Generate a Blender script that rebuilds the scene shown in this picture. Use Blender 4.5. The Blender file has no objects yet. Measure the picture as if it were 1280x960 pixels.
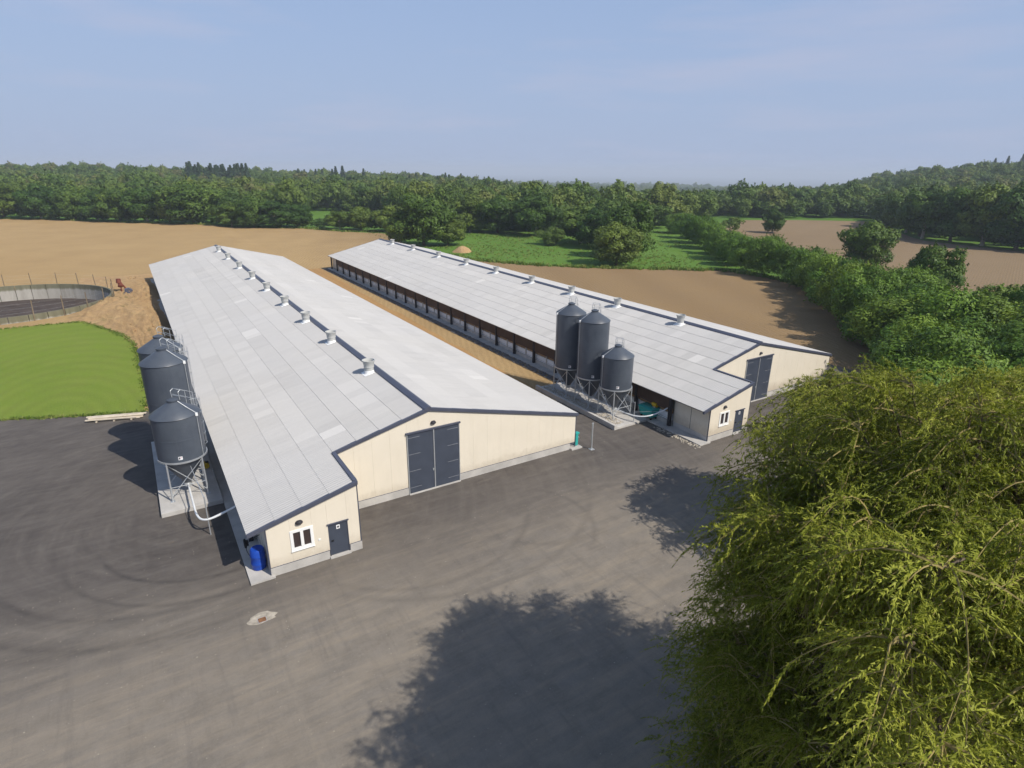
import bpy, bmesh, math, random
import numpy as np
from mathutils import Vector, Matrix, geometry

# ------------------------------------------------------------------ camera, sky, sun, exposure
sc = bpy.context.scene
col = sc.collection
sc.render.engine = 'CYCLES'
sc.cycles.use_denoising = True
sc.cycles.max_bounces = 5
sc.cycles.diffuse_bounces = 3
sc.cycles.transmission_bounces = 3
sc.cycles.transparent_max_bounces = 6
sc.cycles.use_adaptive_sampling = True
sc.cycles.adaptive_threshold = 0.02
sc.view_settings.view_transform = 'Standard'
sc.view_settings.look = 'None'
sc.view_settings.gamma = 1
sc.view_settings.exposure = 0.27
sc.view_settings.use_curve_mapping = False

CAMZ = 20.188
cam = bpy.data.cameras.new('camera')
cam.sensor_fit = 'HORIZONTAL'
cam.sensor_width = 36.0
cam.lens = 746.837 / 1280 * 36
cam.clip_start = 0.1
cam.clip_end = 60000
camo = bpy.data.objects.new('camera', cam)
col.objects.link(camo)
_R = Vector((0.84708053, -0.53136825, 0.01011727))
_F = Vector((0.50335716, 0.79602705, -0.33611383))
_U = Vector((0.17054659, 0.28980808, 0.94176703))
camo.matrix_world = Matrix(((_R.x, _U.x, -_F.x, 0), (_R.y, _U.y, -_F.y, 0), (_R.z, _U.z, -_F.z, CAMZ), (0, 0, 0, 1)))
sc.camera = camo

SUN = Vector((0.395, -0.88, 1.0)).normalized()
world = bpy.data.worlds.new('World')
sc.world = world
world.use_nodes = True
wn = world.node_tree
wn.nodes.clear()
w_out = wn.nodes.new('ShaderNodeOutputWorld')
w_bg = wn.nodes.new('ShaderNodeBackground')
w_sky = wn.nodes.new('ShaderNodeTexSky')
w_sky.sky_type = 'NISHITA'
w_sky.sun_disc = False
w_sky.sun_elevation = math.asin(SUN.z)
w_sky.sun_rotation = math.atan2(SUN.x, SUN.y)
w_sky.altitude = 0
w_sky.air_density = 1.0
w_sky.dust_density = 1.0
w_sky.ozone_density = 2.0
w_bg.inputs['Strength'].default_value = 0.09
# thin high cirrus
w_tc = wn.nodes.new('ShaderNodeTexCoord')
w_map = wn.nodes.new('ShaderNodeMapping')
w_map.inputs['Scale'].default_value = (1.6, 1.0, 11.0)
w_map.inputs['Rotation'].default_value = (0.05, 0.03, 0.6)
w_noise = wn.nodes.new('ShaderNodeTexNoise')
w_noise.inputs['Scale'].default_value = 2.2
w_noise.inputs['Detail'].default_value = 7
w_noise.inputs['Roughness'].default_value = 0.55
w_ramp = wn.nodes.new('ShaderNodeValToRGB')
w_ramp.color_ramp.elements[0].position = 0.50
w_ramp.color_ramp.elements[0].color = (0, 0, 0, 1)
w_ramp.color_ramp.elements[1].position = 0.80
w_ramp.color_ramp.elements[1].color = (0.42, 0.42, 0.42, 1)
w_mix = wn.nodes.new('ShaderNodeMix')
w_mix.data_type = 'RGBA'
w_mix.inputs['B'].default_value = (5.4, 5.2, 6.3, 1)
wn.links.new(w_tc.outputs['Generated'], w_map.inputs['Vector'])
wn.links.new(w_map.outputs['Vector'], w_noise.inputs['Vector'])
wn.links.new(w_noise.outputs['Fac'], w_ramp.inputs['Fac'])
wn.links.new(w_ramp.outputs['Color'], w_mix.inputs['Factor'])
# hazy summer air: the whole sky pales evenly towards the horizon
w_sep = wn.nodes.new('ShaderNodeSeparateXYZ')
w_mr = wn.nodes.new('ShaderNodeMapRange')
w_mr.inputs['From Min'].default_value = 0.0; w_mr.inputs['From Max'].default_value = 0.75
w_mr.inputs['To Min'].default_value = 1.0; w_mr.inputs['To Max'].default_value = 0.25
w_pale = wn.nodes.new('ShaderNodeValToRGB')
w_pale.color_ramp.elements[0].position = 0.0
w_pale.color_ramp.elements[0].color = (0.362, 0.442, 0.615, 1)
w_pale.color_ramp.elements[1].position = 0.5
w_pale.color_ramp.elements[1].color = (0.315, 0.468, 0.785, 1)
w_gain = wn.nodes.new('ShaderNodeVectorMath'); w_gain.operation = 'SCALE'; w_gain.inputs['Scale'].default_value = 10.0
w_h = wn.nodes.new('ShaderNodeMix'); w_h.data_type = 'RGBA'
wn.links.new(w_tc.outputs['Generated'], w_sep.inputs[0])
wn.links.new(w_sep.outputs[2], w_mr.inputs['Value'])
wn.links.new(w_sep.outputs[2], w_pale.inputs['Fac'])
wn.links.new(w_pale.outputs['Color'], w_gain.inputs[0])
wn.links.new(w_mr.outputs['Result'], w_h.inputs['Factor'])
wn.links.new(w_sky.outputs['Color'], w_h.inputs['A'])
wn.links.new(w_gain.outputs[0], w_h.inputs['B'])
wn.links.new(w_h.outputs['Result'], w_mix.inputs['A'])
wn.links.new(w_mix.outputs['Result'], w_bg.inputs['Color'])
wn.links.new(w_bg.outputs['Background'], w_out.inputs['Surface'])

sun = bpy.data.lights.new('sun', 'SUN')
sun.energy = 4.1
sun.angle = math.radians(0.55)
sun.color = (1.0, 0.94, 0.85)
suno = bpy.data.objects.new('sun', sun)
col.objects.link(suno)
suno.location = (20, -40, 60)
suno.rotation_euler = SUN.to_track_quat('Z', 'Y').to_euler()

# ------------------------------------------------------------------ helpers
def tag(o, label=None, cat=None, group=None, kind=None):
    if label: o['label'] = label
    if cat: o['category'] = cat
    if group: o['group'] = group
    if kind: o['kind'] = kind
    return o

def empty(name, loc, label=None, cat=None, group=None):
    o = bpy.data.objects.new(name, None)
    o.empty_display_size = 0.3
    col.objects.link(o)
    o.location = loc
    return tag(o, label, cat, group)

def link(name, mesh, parent=None, loc=(0, 0, 0)):
    o = bpy.data.objects.new(name, mesh)
    col.objects.link(o)
    o.location = loc
    if parent: o.parent = parent
    return o

def copy_tree(o, parent=None):
    c = o.copy()
    col.objects.link(c)
    c.parent = parent
    for ch in o.children:
        copy_tree(ch, c)
    return c

def worldloc(o):
    v = Vector((0, 0, 0))
    while o:
        v += o.location
        o = o.parent
    return v

class MB:
    """collects vertices and faces given in world coordinates"""
    def __init__(s): s.v = []; s.f = []
    def add(s, vs, fs):
        n = len(s.v); s.v += [tuple(p) for p in vs]; s.f += [tuple(i + n for i in q) for q in fs]; return s
    def box(s, x0, x1, y0, y1, z0, z1):
        return s.add([(x0, y0, z0), (x1, y0, z0), (x1, y1, z0), (x0, y1, z0), (x0, y0, z1), (x1, y0, z1), (x1, y1, z1), (x0, y1, z1)],
                     [(0, 3, 2, 1), (4, 5, 6, 7), (0, 1, 5, 4), (1, 2, 6, 5), (2, 3, 7, 6), (3, 0, 4, 7)])
    def prism_y(s, poly, y0, y1):
        n = len(poly)   # poly: list of (x, z), counter-clockwise seen from -y
        vs = [(x, y0, z) for x, z in poly] + [(x, y1, z) for x, z in poly]
        fs = [tuple(range(n)), tuple(range(2 * n - 1, n - 1, -1))] + [(i, i + n, (i + 1) % n + n, (i + 1) % n) for i in range(n)]
        return s.add(vs, fs)
    def prism_z(s, poly, z0, z1):
        n = len(poly)
        vs = [(x, y, z0) for x, y in poly] + [(x, y, z1) for x, y in poly]
        fs = [tuple(range(n - 1, -1, -1)), tuple(range(n, 2 * n))] + [(i, (i + 1) % n, (i + 1) % n + n, i + n) for i in range(n)]
        return s.add(vs, fs)
    def tube(s, pts, r, seg=6, closed=False):
        pts = [Vector(p) for p in pts]
        rs = r if isinstance(r, (list, tuple)) else [r] * len(pts)
        vs = []; fs = []; m = len(pts); up = None
        for i, p in enumerate(pts):
            a = pts[i - 1] if i > 0 or closed else pts[i]
            b = pts[(i + 1) % m] if i < m - 1 or closed else pts[i]
            d = (b - a).normalized()
            if up is None:
                up = Vector((0, 0, 1)) if abs(d.z) < 0.9 else Vector((1, 0, 0))
            u = (up - d * up.dot(d)).normalized(); w = d.cross(u); up = u
            for k in range(seg):
                t = 2 * math.pi * k / seg
                vs.append(p + (u * math.cos(t) + w * math.sin(t)) * rs[i])
        for i in range(m if closed else m - 1):
            j = (i + 1) % m
            for k in range(seg):
                l = (k + 1) % seg
                fs.append((i * seg + k, i * seg + l, j * seg + l, j * seg + k))
        if not closed:
            fs.append(tuple(range(seg - 1, -1, -1))); fs.append(tuple(range((m - 1) * seg, m * seg)))
        return s.add(vs, fs)
    def lathe(s, prof, c, seg=24, capb=True, capt=True):
        vs = []; fs = []; m = len(prof)
        for r, z in prof:
            for k in range(seg):
                t = 2 * math.pi * k / seg
                vs.append((c[0] + r * math.cos(t), c[1] + r * math.sin(t), c[2] + z))
        for i in range(m - 1):
            for k in range(seg):
                l = (k + 1) % seg
                fs.append((i * seg + k, i * seg + l, (i + 1) * seg + l, (i + 1) * seg + k))
        if capb: fs.append(tuple(range(seg - 1, -1, -1)))
        if capt: fs.append(tuple(range((m - 1) * seg, m * seg)))
        return s.add(vs, fs)
    def mesh(s, name, mat, org=(0, 0, 0), smooth=False):
        me = bpy.data.meshes.new(name)
        ox, oy, oz = org
        me.from_pydata([(x - ox, y - oy, z - oz) for x, y, z in s.v], [], s.f)
        if mat: me.materials.append(mat)
        if smooth:
            me.polygons.foreach_set('use_smooth', [True] * len(me.polygons))
            try: me.set_sharp_from_angle(angle=math.radians(40))
            except Exception: pass
        me.update()
        return me
    def obj(s, name, mat, parent=None, smooth=False, bevel=0.0):
        org = worldloc(parent) if parent else Vector((0, 0, 0))
        if parent is None and s.v:
            a = np.array(s.v); org = Vector(((a[:, 0].min() + a[:, 0].max()) / 2, (a[:, 1].min() + a[:, 1].max()) / 2, a[:, 2].min()))
        o = link(name, s.mesh(name, mat, org, smooth), parent, (0, 0, 0) if parent else org)
        if bevel:
            b = o.modifiers.new('bevel', 'BEVEL'); b.width = bevel; b.segments = 2; b.limit_method = 'ANGLE'
        return o

def quad_mesh(name, Q, mat, tint=None, normals=None):
    """Q: (n,4,3) numpy array of loose quads"""
    n = len(Q)
    me = bpy.data.meshes.new(name)
    me.vertices.add(n * 4)
    me.vertices.foreach_set('co', np.ascontiguousarray(Q, dtype=np.float32).ravel())
    me.loops.add(n * 4)
    me.loops.foreach_set('vertex_index', np.arange(n * 4, dtype=np.int32))
    me.polygons.add(n)
    me.polygons.foreach_set('loop_start', np.arange(0, n * 4, 4, dtype=np.int32))
    me.update(calc_edges=True)
    if tint is not None:
        at = me.attributes.new('tint', 'FLOAT', 'FACE')
        at.data.foreach_set('value', np.asarray(tint, dtype=np.float32))
    me.materials.append(mat)
    return me

def tri_mesh(name, Q, mat, tint):
    n = len(Q)
    me = bpy.data.meshes.new(name)
    me.vertices.add(n * 3)
    me.vertices.foreach_set('co', np.ascontiguousarray(Q, dtype=np.float32).ravel())
    me.loops.add(n * 3)
    me.loops.foreach_set('vertex_index', np.arange(n * 3, dtype=np.int32))
    me.polygons.add(n)
    me.polygons.foreach_set('loop_start', np.arange(0, n * 3, 3, dtype=np.int32))
    me.update(calc_edges=True)
    at = me.attributes.new('tint', 'FLOAT', 'FACE')
    at.data.foreach_set('value', np.asarray(tint, dtype=np.float32))
    me.materials.append(mat)
    return me

def gh(x):
    return -0.39 * min(1.0, max(0.0, (x - 27.6) / 3.9))

# ------------------------------------------------------------------ materials
def new_mat(name, rough=0.8, spec=0.3):
    m = bpy.data.materials.new(name)
    m.use_nodes = True
    nt = m.node_tree
    b = nt.nodes['Principled BSDF']
    b.inputs['Roughness'].default_value = rough
    b.inputs['Specular IOR Level'].default_value = spec
    return m, nt, b

def N(nt, kind, **kw):
    n = nt.nodes.new(kind)
    for k, v in kw.items():
        if k in n.inputs: n.inputs[k].default_value = v
        else: setattr(n, k, v)
    return n

def pos(nt, scale=(1, 1, 1), rot=(0, 0, 0), src='Position'):
    if src == 'Position':
        g = nt.nodes.new('ShaderNodeNewGeometry'); out = g.outputs['Position']
    else:
        g = nt.nodes.new('ShaderNodeTexCoord'); out = g.outputs['Object']
    mp = nt.nodes.new('ShaderNodeMapping')
    mp.inputs['Scale'].default_value = scale
    mp.inputs['Rotation'].default_value = rot
    nt.links.new(out, mp.inputs['Vector'])
    return mp.outputs['Vector']

def noise(nt, vec, scale, detail=4, rough=0.55, lo=0.3, hi=0.7, dist=0.0):
    n = nt.nodes.new('ShaderNodeTexNoise')
    n.inputs['Scale'].default_value = scale
    n.inputs['Detail'].default_value = detail
    n.inputs['Roughness'].default_value = rough
    n.inputs['Distortion'].default_value = dist
    nt.links.new(vec, n.inputs['Vector'])
    r = nt.nodes.new('ShaderNodeMapRange')
    r.inputs['From Min'].default_value = lo
    r.inputs['From Max'].default_value = hi
    nt.links.new(n.outputs['Fac'], r.inputs['Value'])
    return r.outputs['Result']

def mix(nt, fac, a, b):
    m = nt.nodes.new('ShaderNodeMix'); m.data_type = 'RGBA'
    for sock, v in (('Factor', fac), ('A', a), ('B', b)):
        if hasattr(v, 'is_linked') or hasattr(v, 'links'): nt.links.new(v, m.inputs[sock])
        elif sock == 'Factor': m.inputs[sock].default_value = v
        else: m.inputs[sock].default_value = (*v, 1)
    return m.outputs['Result']

def math_(nt, op, a, b=0.0, clamp=False):
    m = nt.nodes.new('ShaderNodeMath'); m.operation = op; m.use_clamp = clamp
    for i, v in enumerate((a, b)):
        if hasattr(v, 'links'): nt.links.new(v, m.inputs[i])
        else: m.inputs[i].default_value = v
    return m.outputs[0]

def bump(nt, b, h, strength=0.3, dist=0.05):
    n = nt.nodes.new('ShaderNodeBump')
    n.inputs['Strength'].default_value = strength
    n.inputs['Distance'].default_value = dist
    nt.links.new(h, n.inputs['Height'])
    nt.links.new(n.outputs['Normal'], b.inputs['Normal'])

def simple(name, c, rough=0.7, var=0.12, scale=2.0, spec=0.3, metal=0.0, bmp=0.0, bscale=30):
    m, nt, b = new_mat(name, rough, spec)
    b.inputs['Metallic'].default_value = metal
    v = pos(nt)
    f = noise(nt, v, scale, 5, 0.6)
    c1 = tuple(max(0, x * (1 - var)) for x in c); c2 = tuple(min(1, x * (1 + var)) for x in c)
    nt.links.new(mix(nt, f, c1, c2), b.inputs['Base Color'])
    if bmp: bump(nt, b, noise(nt, v, bscale, 4), bmp, 0.02)
    return m

M = {}
M['cream'] = simple('cream_panel', (0.715, 0.635, 0.505), 0.45, 0.045, 0.6)
def cream_mat():
    m, nt, b = new_mat('cream_panel', 0.45, 0.3)
    v = pos(nt)
    c = mix(nt, noise(nt, v, 0.6, 5, 0.6), (0.675, 0.612, 0.500), (0.722, 0.655, 0.538))
    run = noise(nt, pos(nt, (5.0, 5.0, 0.25)), 1.0, 4, 0.7, 0.5, 0.8)
    c = mix(nt, math_(nt, 'MULTIPLY', run, 0.14), c, (0.50, 0.43, 0.33))
    sep = N(nt, 'ShaderNodeSeparateXYZ'); g = N(nt, 'ShaderNodeNewGeometry'); nt.links.new(g.outputs['Position'], sep.inputs[0])
    h = math_(nt, 'ADD', sep.outputs[2], math_(nt, 'MULTIPLY', noise(nt, v, 2.5, 6, 0.75, 0.2, 0.8), -0.7))
    mr = N(nt, 'ShaderNodeMapRange'); mr.inputs['From Min'].default_value = 0.75; mr.inputs['From Max'].default_value = 0.0
    nt.links.new(h, mr.inputs['Value'])
    c = mix(nt, math_(nt, 'MULTIPLY', mr.outputs['Result'], 0.45), c, (0.34, 0.27, 0.19))
    nt.links.new(c, b.inputs['Base Color'])
    return m
M['cream'] = cream_mat()
M['slate'] = simple('slate_paint', (0.052, 0.062, 0.085), 0.42, 0.10, 1.5, 0.4)
M['trim'] = simple('trim_metal', (0.068, 0.075, 0.105), 0.42, 0.10, 1.2, 0.45)
M['concrete'] = simple('concrete', (0.44, 0.42, 0.39), 0.85, 0.16, 0.9, 0.2, 0, 0.25, 18)
M['concrete_old'] = simple('old_concrete', (0.33, 0.315, 0.28), 0.9, 0.30, 0.5, 0.2, 0, 0.4, 8)
M['galv'] = simple('galvanised_steel', (0.52, 0.54, 0.55), 0.42, 0.10, 3, 0.5, 0.55)
M['hinge'] = simple('hinge_steel', (0.20, 0.21, 0.23), 0.5, 0.1, 3)
M['white'] = simple('white_plastic', (0.78, 0.78, 0.76), 0.45, 0.04, 2)
M['pipe'] = simple('white_pipe', (0.74, 0.75, 0.74), 0.35, 0.05, 2)
M['black'] = simple('black_rubber', (0.012, 0.012, 0.013), 0.6, 0.1, 2)
M['brown'] = simple('brown_board', (0.060, 0.034, 0.024), 0.65, 0.20, 0.8)
M['post'] = simple('dark_post', (0.022, 0.021, 0.026), 0.6, 0.15, 1)
M['timber'] = simple('timber', (0.30, 0.20, 0.11), 0.75, 0.2, 1.5)
M['plank'] = simple('pale_plank', (0.60, 0.52, 0.40), 0.7, 0.22, 1.3)
M['fencepost'] = simple('fence_post_wood', (0.20, 0.155, 0.10), 0.8, 0.25, 1)
M['blue'] = simple('blue_plastic', (0.012, 0.06, 0.36), 0.4, 0.08, 2)
M['teal'] = simple('teal_plastic', (0.03, 0.33, 0.30), 0.45, 0.10, 2)
M['yellow'] = simple('yellow_plastic', (0.50, 0.33, 0.02), 0.5, 0.1, 2)
M['rust'] = simple('rust_red_paint', (0.17, 0.050, 0.032), 0.8, 0.35, 2)
M['iron'] = simple('rusted_iron', (0.20, 0.10, 0.05), 0.85, 0.35, 4)
M['vent'] = simple('vent_grp', (0.47, 0.47, 0.445), 0.5, 0.08, 2)
M['dark'] = simple('dark_void', (0.010, 0.010, 0.012), 0.9, 0.1, 1)
M['glass'] = simple('dark_glass', (0.012, 0.013, 0.016), 0.12, 0.05, 1, 0.6)
M['window_brown'] = simple('dark_screen', (0.045, 0.032, 0.030), 0.35, 0.08, 2, 0.5)
M['sign'] = simple('sign_white', (0.80, 0.80, 0.80), 0.5, 0.02, 2)
M['ink'] = simple('sign_ink', (0.03, 0.03, 0.035), 0.5, 0.02, 2)
M['redink'] = simple('sign_red_ink', (0.45, 0.06, 0.05), 0.5, 0.02, 2)
M['bark'] = simple('bark', (0.13, 0.10, 0.065), 0.9, 0.3, 3, 0.2, 0, 0.6, 12)
M['palebark'] = simple('pale_bark', (0.36, 0.31, 0.24), 0.9, 0.25, 2, 0.2, 0, 0.5, 10)
M['willow_twig'] = simple('willow_twig', (0.26, 0.205, 0.075), 0.75, 0.3, 3)
M['panel_white'] = simple('white_side_panel', (0.72, 0.74, 0.76), 0.55, 0.08, 1.2)
M['stone'] = simple('stone', (0.36, 0.32, 0.26), 0.9, 0.35, 3)
M['darkstone'] = simple('dark_stone', (0.16, 0.15, 0.145), 0.9, 0.4, 3)
M['silo'] = simple('silo_grp', (0.060, 0.072, 0.092), 0.40, 0.10, 0.9, 0.45)
M['slurry'] = simple('dried_slurry', (0.075, 0.060, 0.052), 0.95, 0.30, 0.5, 0.1, 0, 0.8, 3)
M['rooftile'] = simple('clay_tile', (0.30, 0.13, 0.09), 0.85, 0.2, 1)
M['render_wall'] = simple('rendered_wall', (0.62, 0.58, 0.50), 0.85, 0.1, 1)

# silo: faint horizontal banding of the moulded shell
def silo_mat():
    m, nt, b = new_mat('silo_shell', 0.42, 0.42)
    v = pos(nt)
    f = noise(nt, v, 0.8, 6, 0.6)
    fine = noise(nt, pos(nt, (6, 6, 0.7)), 1.0, 4, 0.6)
    c = mix(nt, f, (0.048, 0.058, 0.076), (0.076, 0.090, 0.110))
    c = mix(nt, math_(nt, 'MULTIPLY', fine, 0.35), c, (0.085, 0.095, 0.112))
    nt.links.new(c, b.inputs['Base Color'])
    bump(nt, b, noise(nt, pos(nt, (0.6, 0.6, 2.2)), 2.0, 3), 0.10, 0.05)
    return m
M['silo'] = silo_mat()

def roof_mat():
    m, nt, b = new_mat('fibre_cement_roof', 0.62, 0.35)
    at = N(nt, 'ShaderNodeAttribute', attribute_name='tint')
    v = pos(nt)
    streak = noise(nt, pos(nt, (0.55, 5.0, 0.55)), 1.0, 5, 0.65, 0.25, 0.75)
    big = noise(nt, v, 0.16, 3, 0.5)
    spk = noise(nt, v, 7.0, 3, 0.7, 0.2, 0.8)
    c = mix(nt, at.outputs['Fac'], (0.318, 0.310, 0.298), (0.570, 0.555, 0.528))
    c = mix(nt, math_(nt, 'MULTIPLY', streak, 0.42), c, (0.53, 0.51, 0.475))
    c = mix(nt, math_(nt, 'MULTIPLY', big, 0.25), c, (0.42, 0.42, 0.43))
    c = mix(nt, math_(nt, 'MULTIPLY', spk, 0.14), c, (0.34, 0.33, 0.32))
    nt.links.new(c, b.inputs['Base Color'])
    return m
M['roof'] = roof_mat()

def asphalt_mat():
    m, nt, b = new_mat('asphalt', 0.88, 0.25)
    v = pos(nt)
    L = nt.links
    sep = N(nt, 'ShaderNodeSeparateXYZ'); g = N(nt, 'ShaderNodeNewGeometry'); L.new(g.outputs['Position'], sep.inputs[0])
    X, Y = sep.outputs[0], sep.outputs[1]
    def polar(cx, cy, kr, ka):
        dx = math_(nt, 'SUBTRACT', X, cx); dy = math_(nt, 'SUBTRACT', Y, cy)
        d = math_(nt, 'SQRT', math_(nt, 'ADD', math_(nt, 'MULTIPLY', dx, dx), math_(nt, 'MULTIPLY', dy, dy)))
        an = math_(nt, 'ARCTAN2', dx, dy)
        cb = N(nt, 'ShaderNodeCombineXYZ')
        L.new(math_(nt, 'MULTIPLY', d, kr), cb.inputs[0]); L.new(math_(nt, 'MULTIPLY', an, ka), cb.inputs[1])
        return cb.outputs[0]
    blot = noise(nt, v, 0.16, 8, 0.62, 0.30, 0.70)
    blot2 = noise(nt, v, 0.9, 8, 0.72, 0.30, 0.72)
    fine = noise(nt, v, 34.0, 3, 0.7, 0.25, 0.75)
    grit = noise(nt, v, 9.0, 6, 0.85, 0.34, 0.66)
    sw1 = noise(nt, polar(0.4, 38.4, 1.5, 1.6), 1.0, 5, 0.65, 0.36, 0.70)
    sw2 = noise(nt, polar(17.0, 36.0, 1.3, 2.0), 1.0, 5, 0.65, 0.40, 0.72)
    mid = math_(nt, 'MAXIMUM', math_(nt, 'MULTIPLY', sw1, 0.8), math_(nt, 'MULTIPLY', sw2, 0.8))
    dark = mix(nt, blot, (0.055, 0.047, 0.043), (0.104, 0.090, 0.080))
    dark = mix(nt, math_(nt, 'MULTIPLY', math_(nt, 'MULTIPLY', mid, blot2), 0.75), dark, (0.235, 0.208, 0.176))
    pale = mix(nt, blot2, (0.138, 0.122, 0.102), (0.285, 0.252, 0.210))
    pale = mix(nt, math_(nt, 'MULTIPLY', blot, 0.40), pale, (0.270, 0.220, 0.158))
    pale = mix(nt, math_(nt, 'MULTIPLY', mid, 0.30), pale, (0.120, 0.111, 0.103))
    pale = mix(nt, math_(nt, 'MULTIPLY', grit, 0.42), pale, (0.290, 0.255, 0.208))
    drag = noise(nt, pos(nt, (0.22, 1.7, 1), (0, 0, 0.22)), 1.0, 7, 0.72, 0.44, 0.68)
    drag2 = noise(nt, pos(nt, (1.9, 0.16, 1), (0, 0, -0.25)), 1.0, 6, 0.7, 0.52, 0.74)
    pale = mix(nt, math_(nt, 'MULTIPLY', drag, 0.55), pale, (0.35, 0.288, 0.210))
    pale = mix(nt, math_(nt, 'MULTIPLY', drag2, 0.40), pale, (0.115, 0.106, 0.098))
    dark = mix(nt, math_(nt, 'MULTIPLY', drag, 0.40), dark, (0.185, 0.166, 0.145))
    dark = mix(nt, math_(nt, 'MULTIPLY', grit, 0.25), dark, (0.135, 0.118, 0.103))
    # older gravelly surface in the foreground: y < about 29 on the left, lower on the right
    edge = math_(nt, 'ADD', math_(nt, 'MULTIPLY', X, 0.06), Y)
    wob = math_(nt, 'MULTIPLY', math_(nt, 'SUBTRACT', noise(nt, v, 0.10, 4, 0.6, 0.0, 1.0), 0.5), 9.0)
    wob2 = math_(nt, 'MULTIPLY', math_(nt, 'SUBTRACT', noise(nt, v, 0.9, 4, 0.6, 0.0, 1.0), 0.5), 2.5)
    e = math_(nt, 'ADD', math_(nt, 'ADD', edge, wob), wob2)
    mr = N(nt, 'ShaderNodeMapRange'); mr.inputs['From Min'].default_value = 33.0; mr.inputs['From Max'].default_value = 22.0
    mr.interpolation_type = 'SMOOTHSTEP'
    L.new(e, mr.inputs['Value'])
    c = mix(nt, mr.outputs['Result'], dark, pale)
    # dusty streaks and turning marks: rings of tyre wear
    def ring(cx, cy, r, w, gain, colr, amin, amax, c):
        dx = math_(nt, 'SUBTRACT', X, cx); dy = math_(nt, 'SUBTRACT', Y, cy)
        d = math_(nt, 'SQRT', math_(nt, 'ADD', math_(nt, 'MULTIPLY', dx, dx), math_(nt, 'MULTIPLY', dy, dy)))
        k = math_(nt, 'ABSOLUTE', math_(nt, 'SUBTRACT', d, r))
        k = math_(nt, 'SUBTRACT', 1.0, math_(nt, 'DIVIDE', k, w), True)
        a = math_(nt, 'ARCTAN2', dy, dx)
        mid_, half = (amin + amax) / 2, (amax - amin) / 2
        am = math_(nt, 'SUBTRACT', half, math_(nt, 'ABSOLUTE', math_(nt, 'SUBTRACT', a, mid_)))
        am = math_(nt, 'MULTIPLY', am, 3.0, True)
        am = math_(nt, 'MINIMUM', math_(nt, 'MAXIMUM', am, 0.0), 1.0)
        k = math_(nt, 'MULTIPLY', math_(nt, 'MULTIPLY', k, am), math_(nt, 'MULTIPLY', blot2, gain))
        return mix(nt, k, c, colr)
    DK = (0.030, 0.028, 0.028); LT = (0.27, 0.24, 0.20)
    for a in ((1.6, 36.2, 5.9, 0.22, 0.8, DK, -3.1, -1.2), (1.6, 36.2, 7.7, 0.25, 0.6, DK, -3.1, -1.3), (0.4, 38.4, 10.0, 0.3, 0.55, DK, -3.1, -1.4),
              (0.4, 38.4, 11.9, 0.35, 0.5, DK, -3.0, -1.2), (0.4, 38.4, 10.9, 0.5, 0.35, LT, -3.0, -1.3), (-1.5, 42.5, 15.3, 0.3, 0.4, DK, -3.0, -1.2),
              (17.0, 26.0, 4.6, 0.3, 0.35, DK, -1.2, 0.9), (20.0, 28.5, 5.5, 0.35, 0.4, DK, -2.6, -1.2), (12.0, 31.0, 7.5, 0.3, 0.35, DK, -2.6, -0.2),
              (14.0, 33.0, 11.0, 0.35, 0.35, DK, -2.5, -0.4), (26.0, 27.0, 6.0, 0.3, 0.35, LT, -3.0, 0.5), (22.0, 20.0, 8.0, 0.3, 0.3, LT, 0.5, 2.9)):
        c = ring(*a, c)
    # pale seam where the two pavings meet
    seam = math_(nt, 'ABSOLUTE', math_(nt, 'SUBTRACT', math_(nt, 'ADD', math_(nt, 'MULTIPLY', X, 0.17), Y), 29.05))
    seam = math_(nt, 'SUBTRACT', 1.0, math_(nt, 'DIVIDE', seam, 0.28), True)
    lim = math_(nt, 'MULTIPLY', math_(nt, 'SUBTRACT', 2.2, X), 2.0, True)
    lim = math_(nt, 'MINIMUM', math_(nt, 'MAXIMUM', lim, 0.0), 1.0)
    c = mix(nt, math_(nt, 'MULTIPLY', math_(nt, 'MULTIPLY', seam, lim), math_(nt, 'MULTIPLY', blot2, 0.6)), c, (0.23, 0.195, 0.155))
    # dusty joint running from the shed corner past the drain and across the yard
    jx = math_(nt, 'ABSOLUTE', math_(nt, 'SUBTRACT', math_(nt, 'ADD', X, math_(nt, 'MULTIPLY', math_(nt, 'SUBTRACT', Y, 25.0), 0.03)), math_(nt, 'ADD', 2.30, math_(nt, 'MULTIPLY', blot2, 0.22))))
    jx = math_(nt, 'SUBTRACT', 1.0, math_(nt, 'DIVIDE', jx, 0.13), True)
    jl = math_(nt, 'MULTIPLY', math_(nt, 'SUBTRACT', 28.6, Y), 3.0, True)
    jl = math_(nt, 'MINIMUM', math_(nt, 'MAXIMUM', jl, 0.0), 1.0)
    c = mix(nt, math_(nt, 'MULTIPLY', math_(nt, 'MULTIPLY', jx, jl), math_(nt, 'MULTIPLY', blot, 0.26)), c, (0.34, 0.285, 0.21))
    # orange clay spills
    clay = noise(nt, v, 0.45, 6, 0.75, 0.66, 0.76)
    c = mix(nt, math_(nt, 'MULTIPLY', clay, 0.45), c, (0.22, 0.125, 0.055))
    spk = noise(nt, v, 9.0, 2, 0.6, 0.70, 0.76)
    c = mix(nt, math_(nt, 'MULTIPLY', spk, 0.40), c, (0.32, 0.30, 0.26))
    c = mix(nt, math_(nt, 'MULTIPLY', fine, 0.34), c, (0.05, 0.046, 0.043))
    L.new(c, b.inputs['Base Color'])
    bump(nt, b, math_(nt, 'ADD', fine, grit), 0.5, 0.02)
    return m
M['asphalt'] = asphalt_mat()

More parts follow.
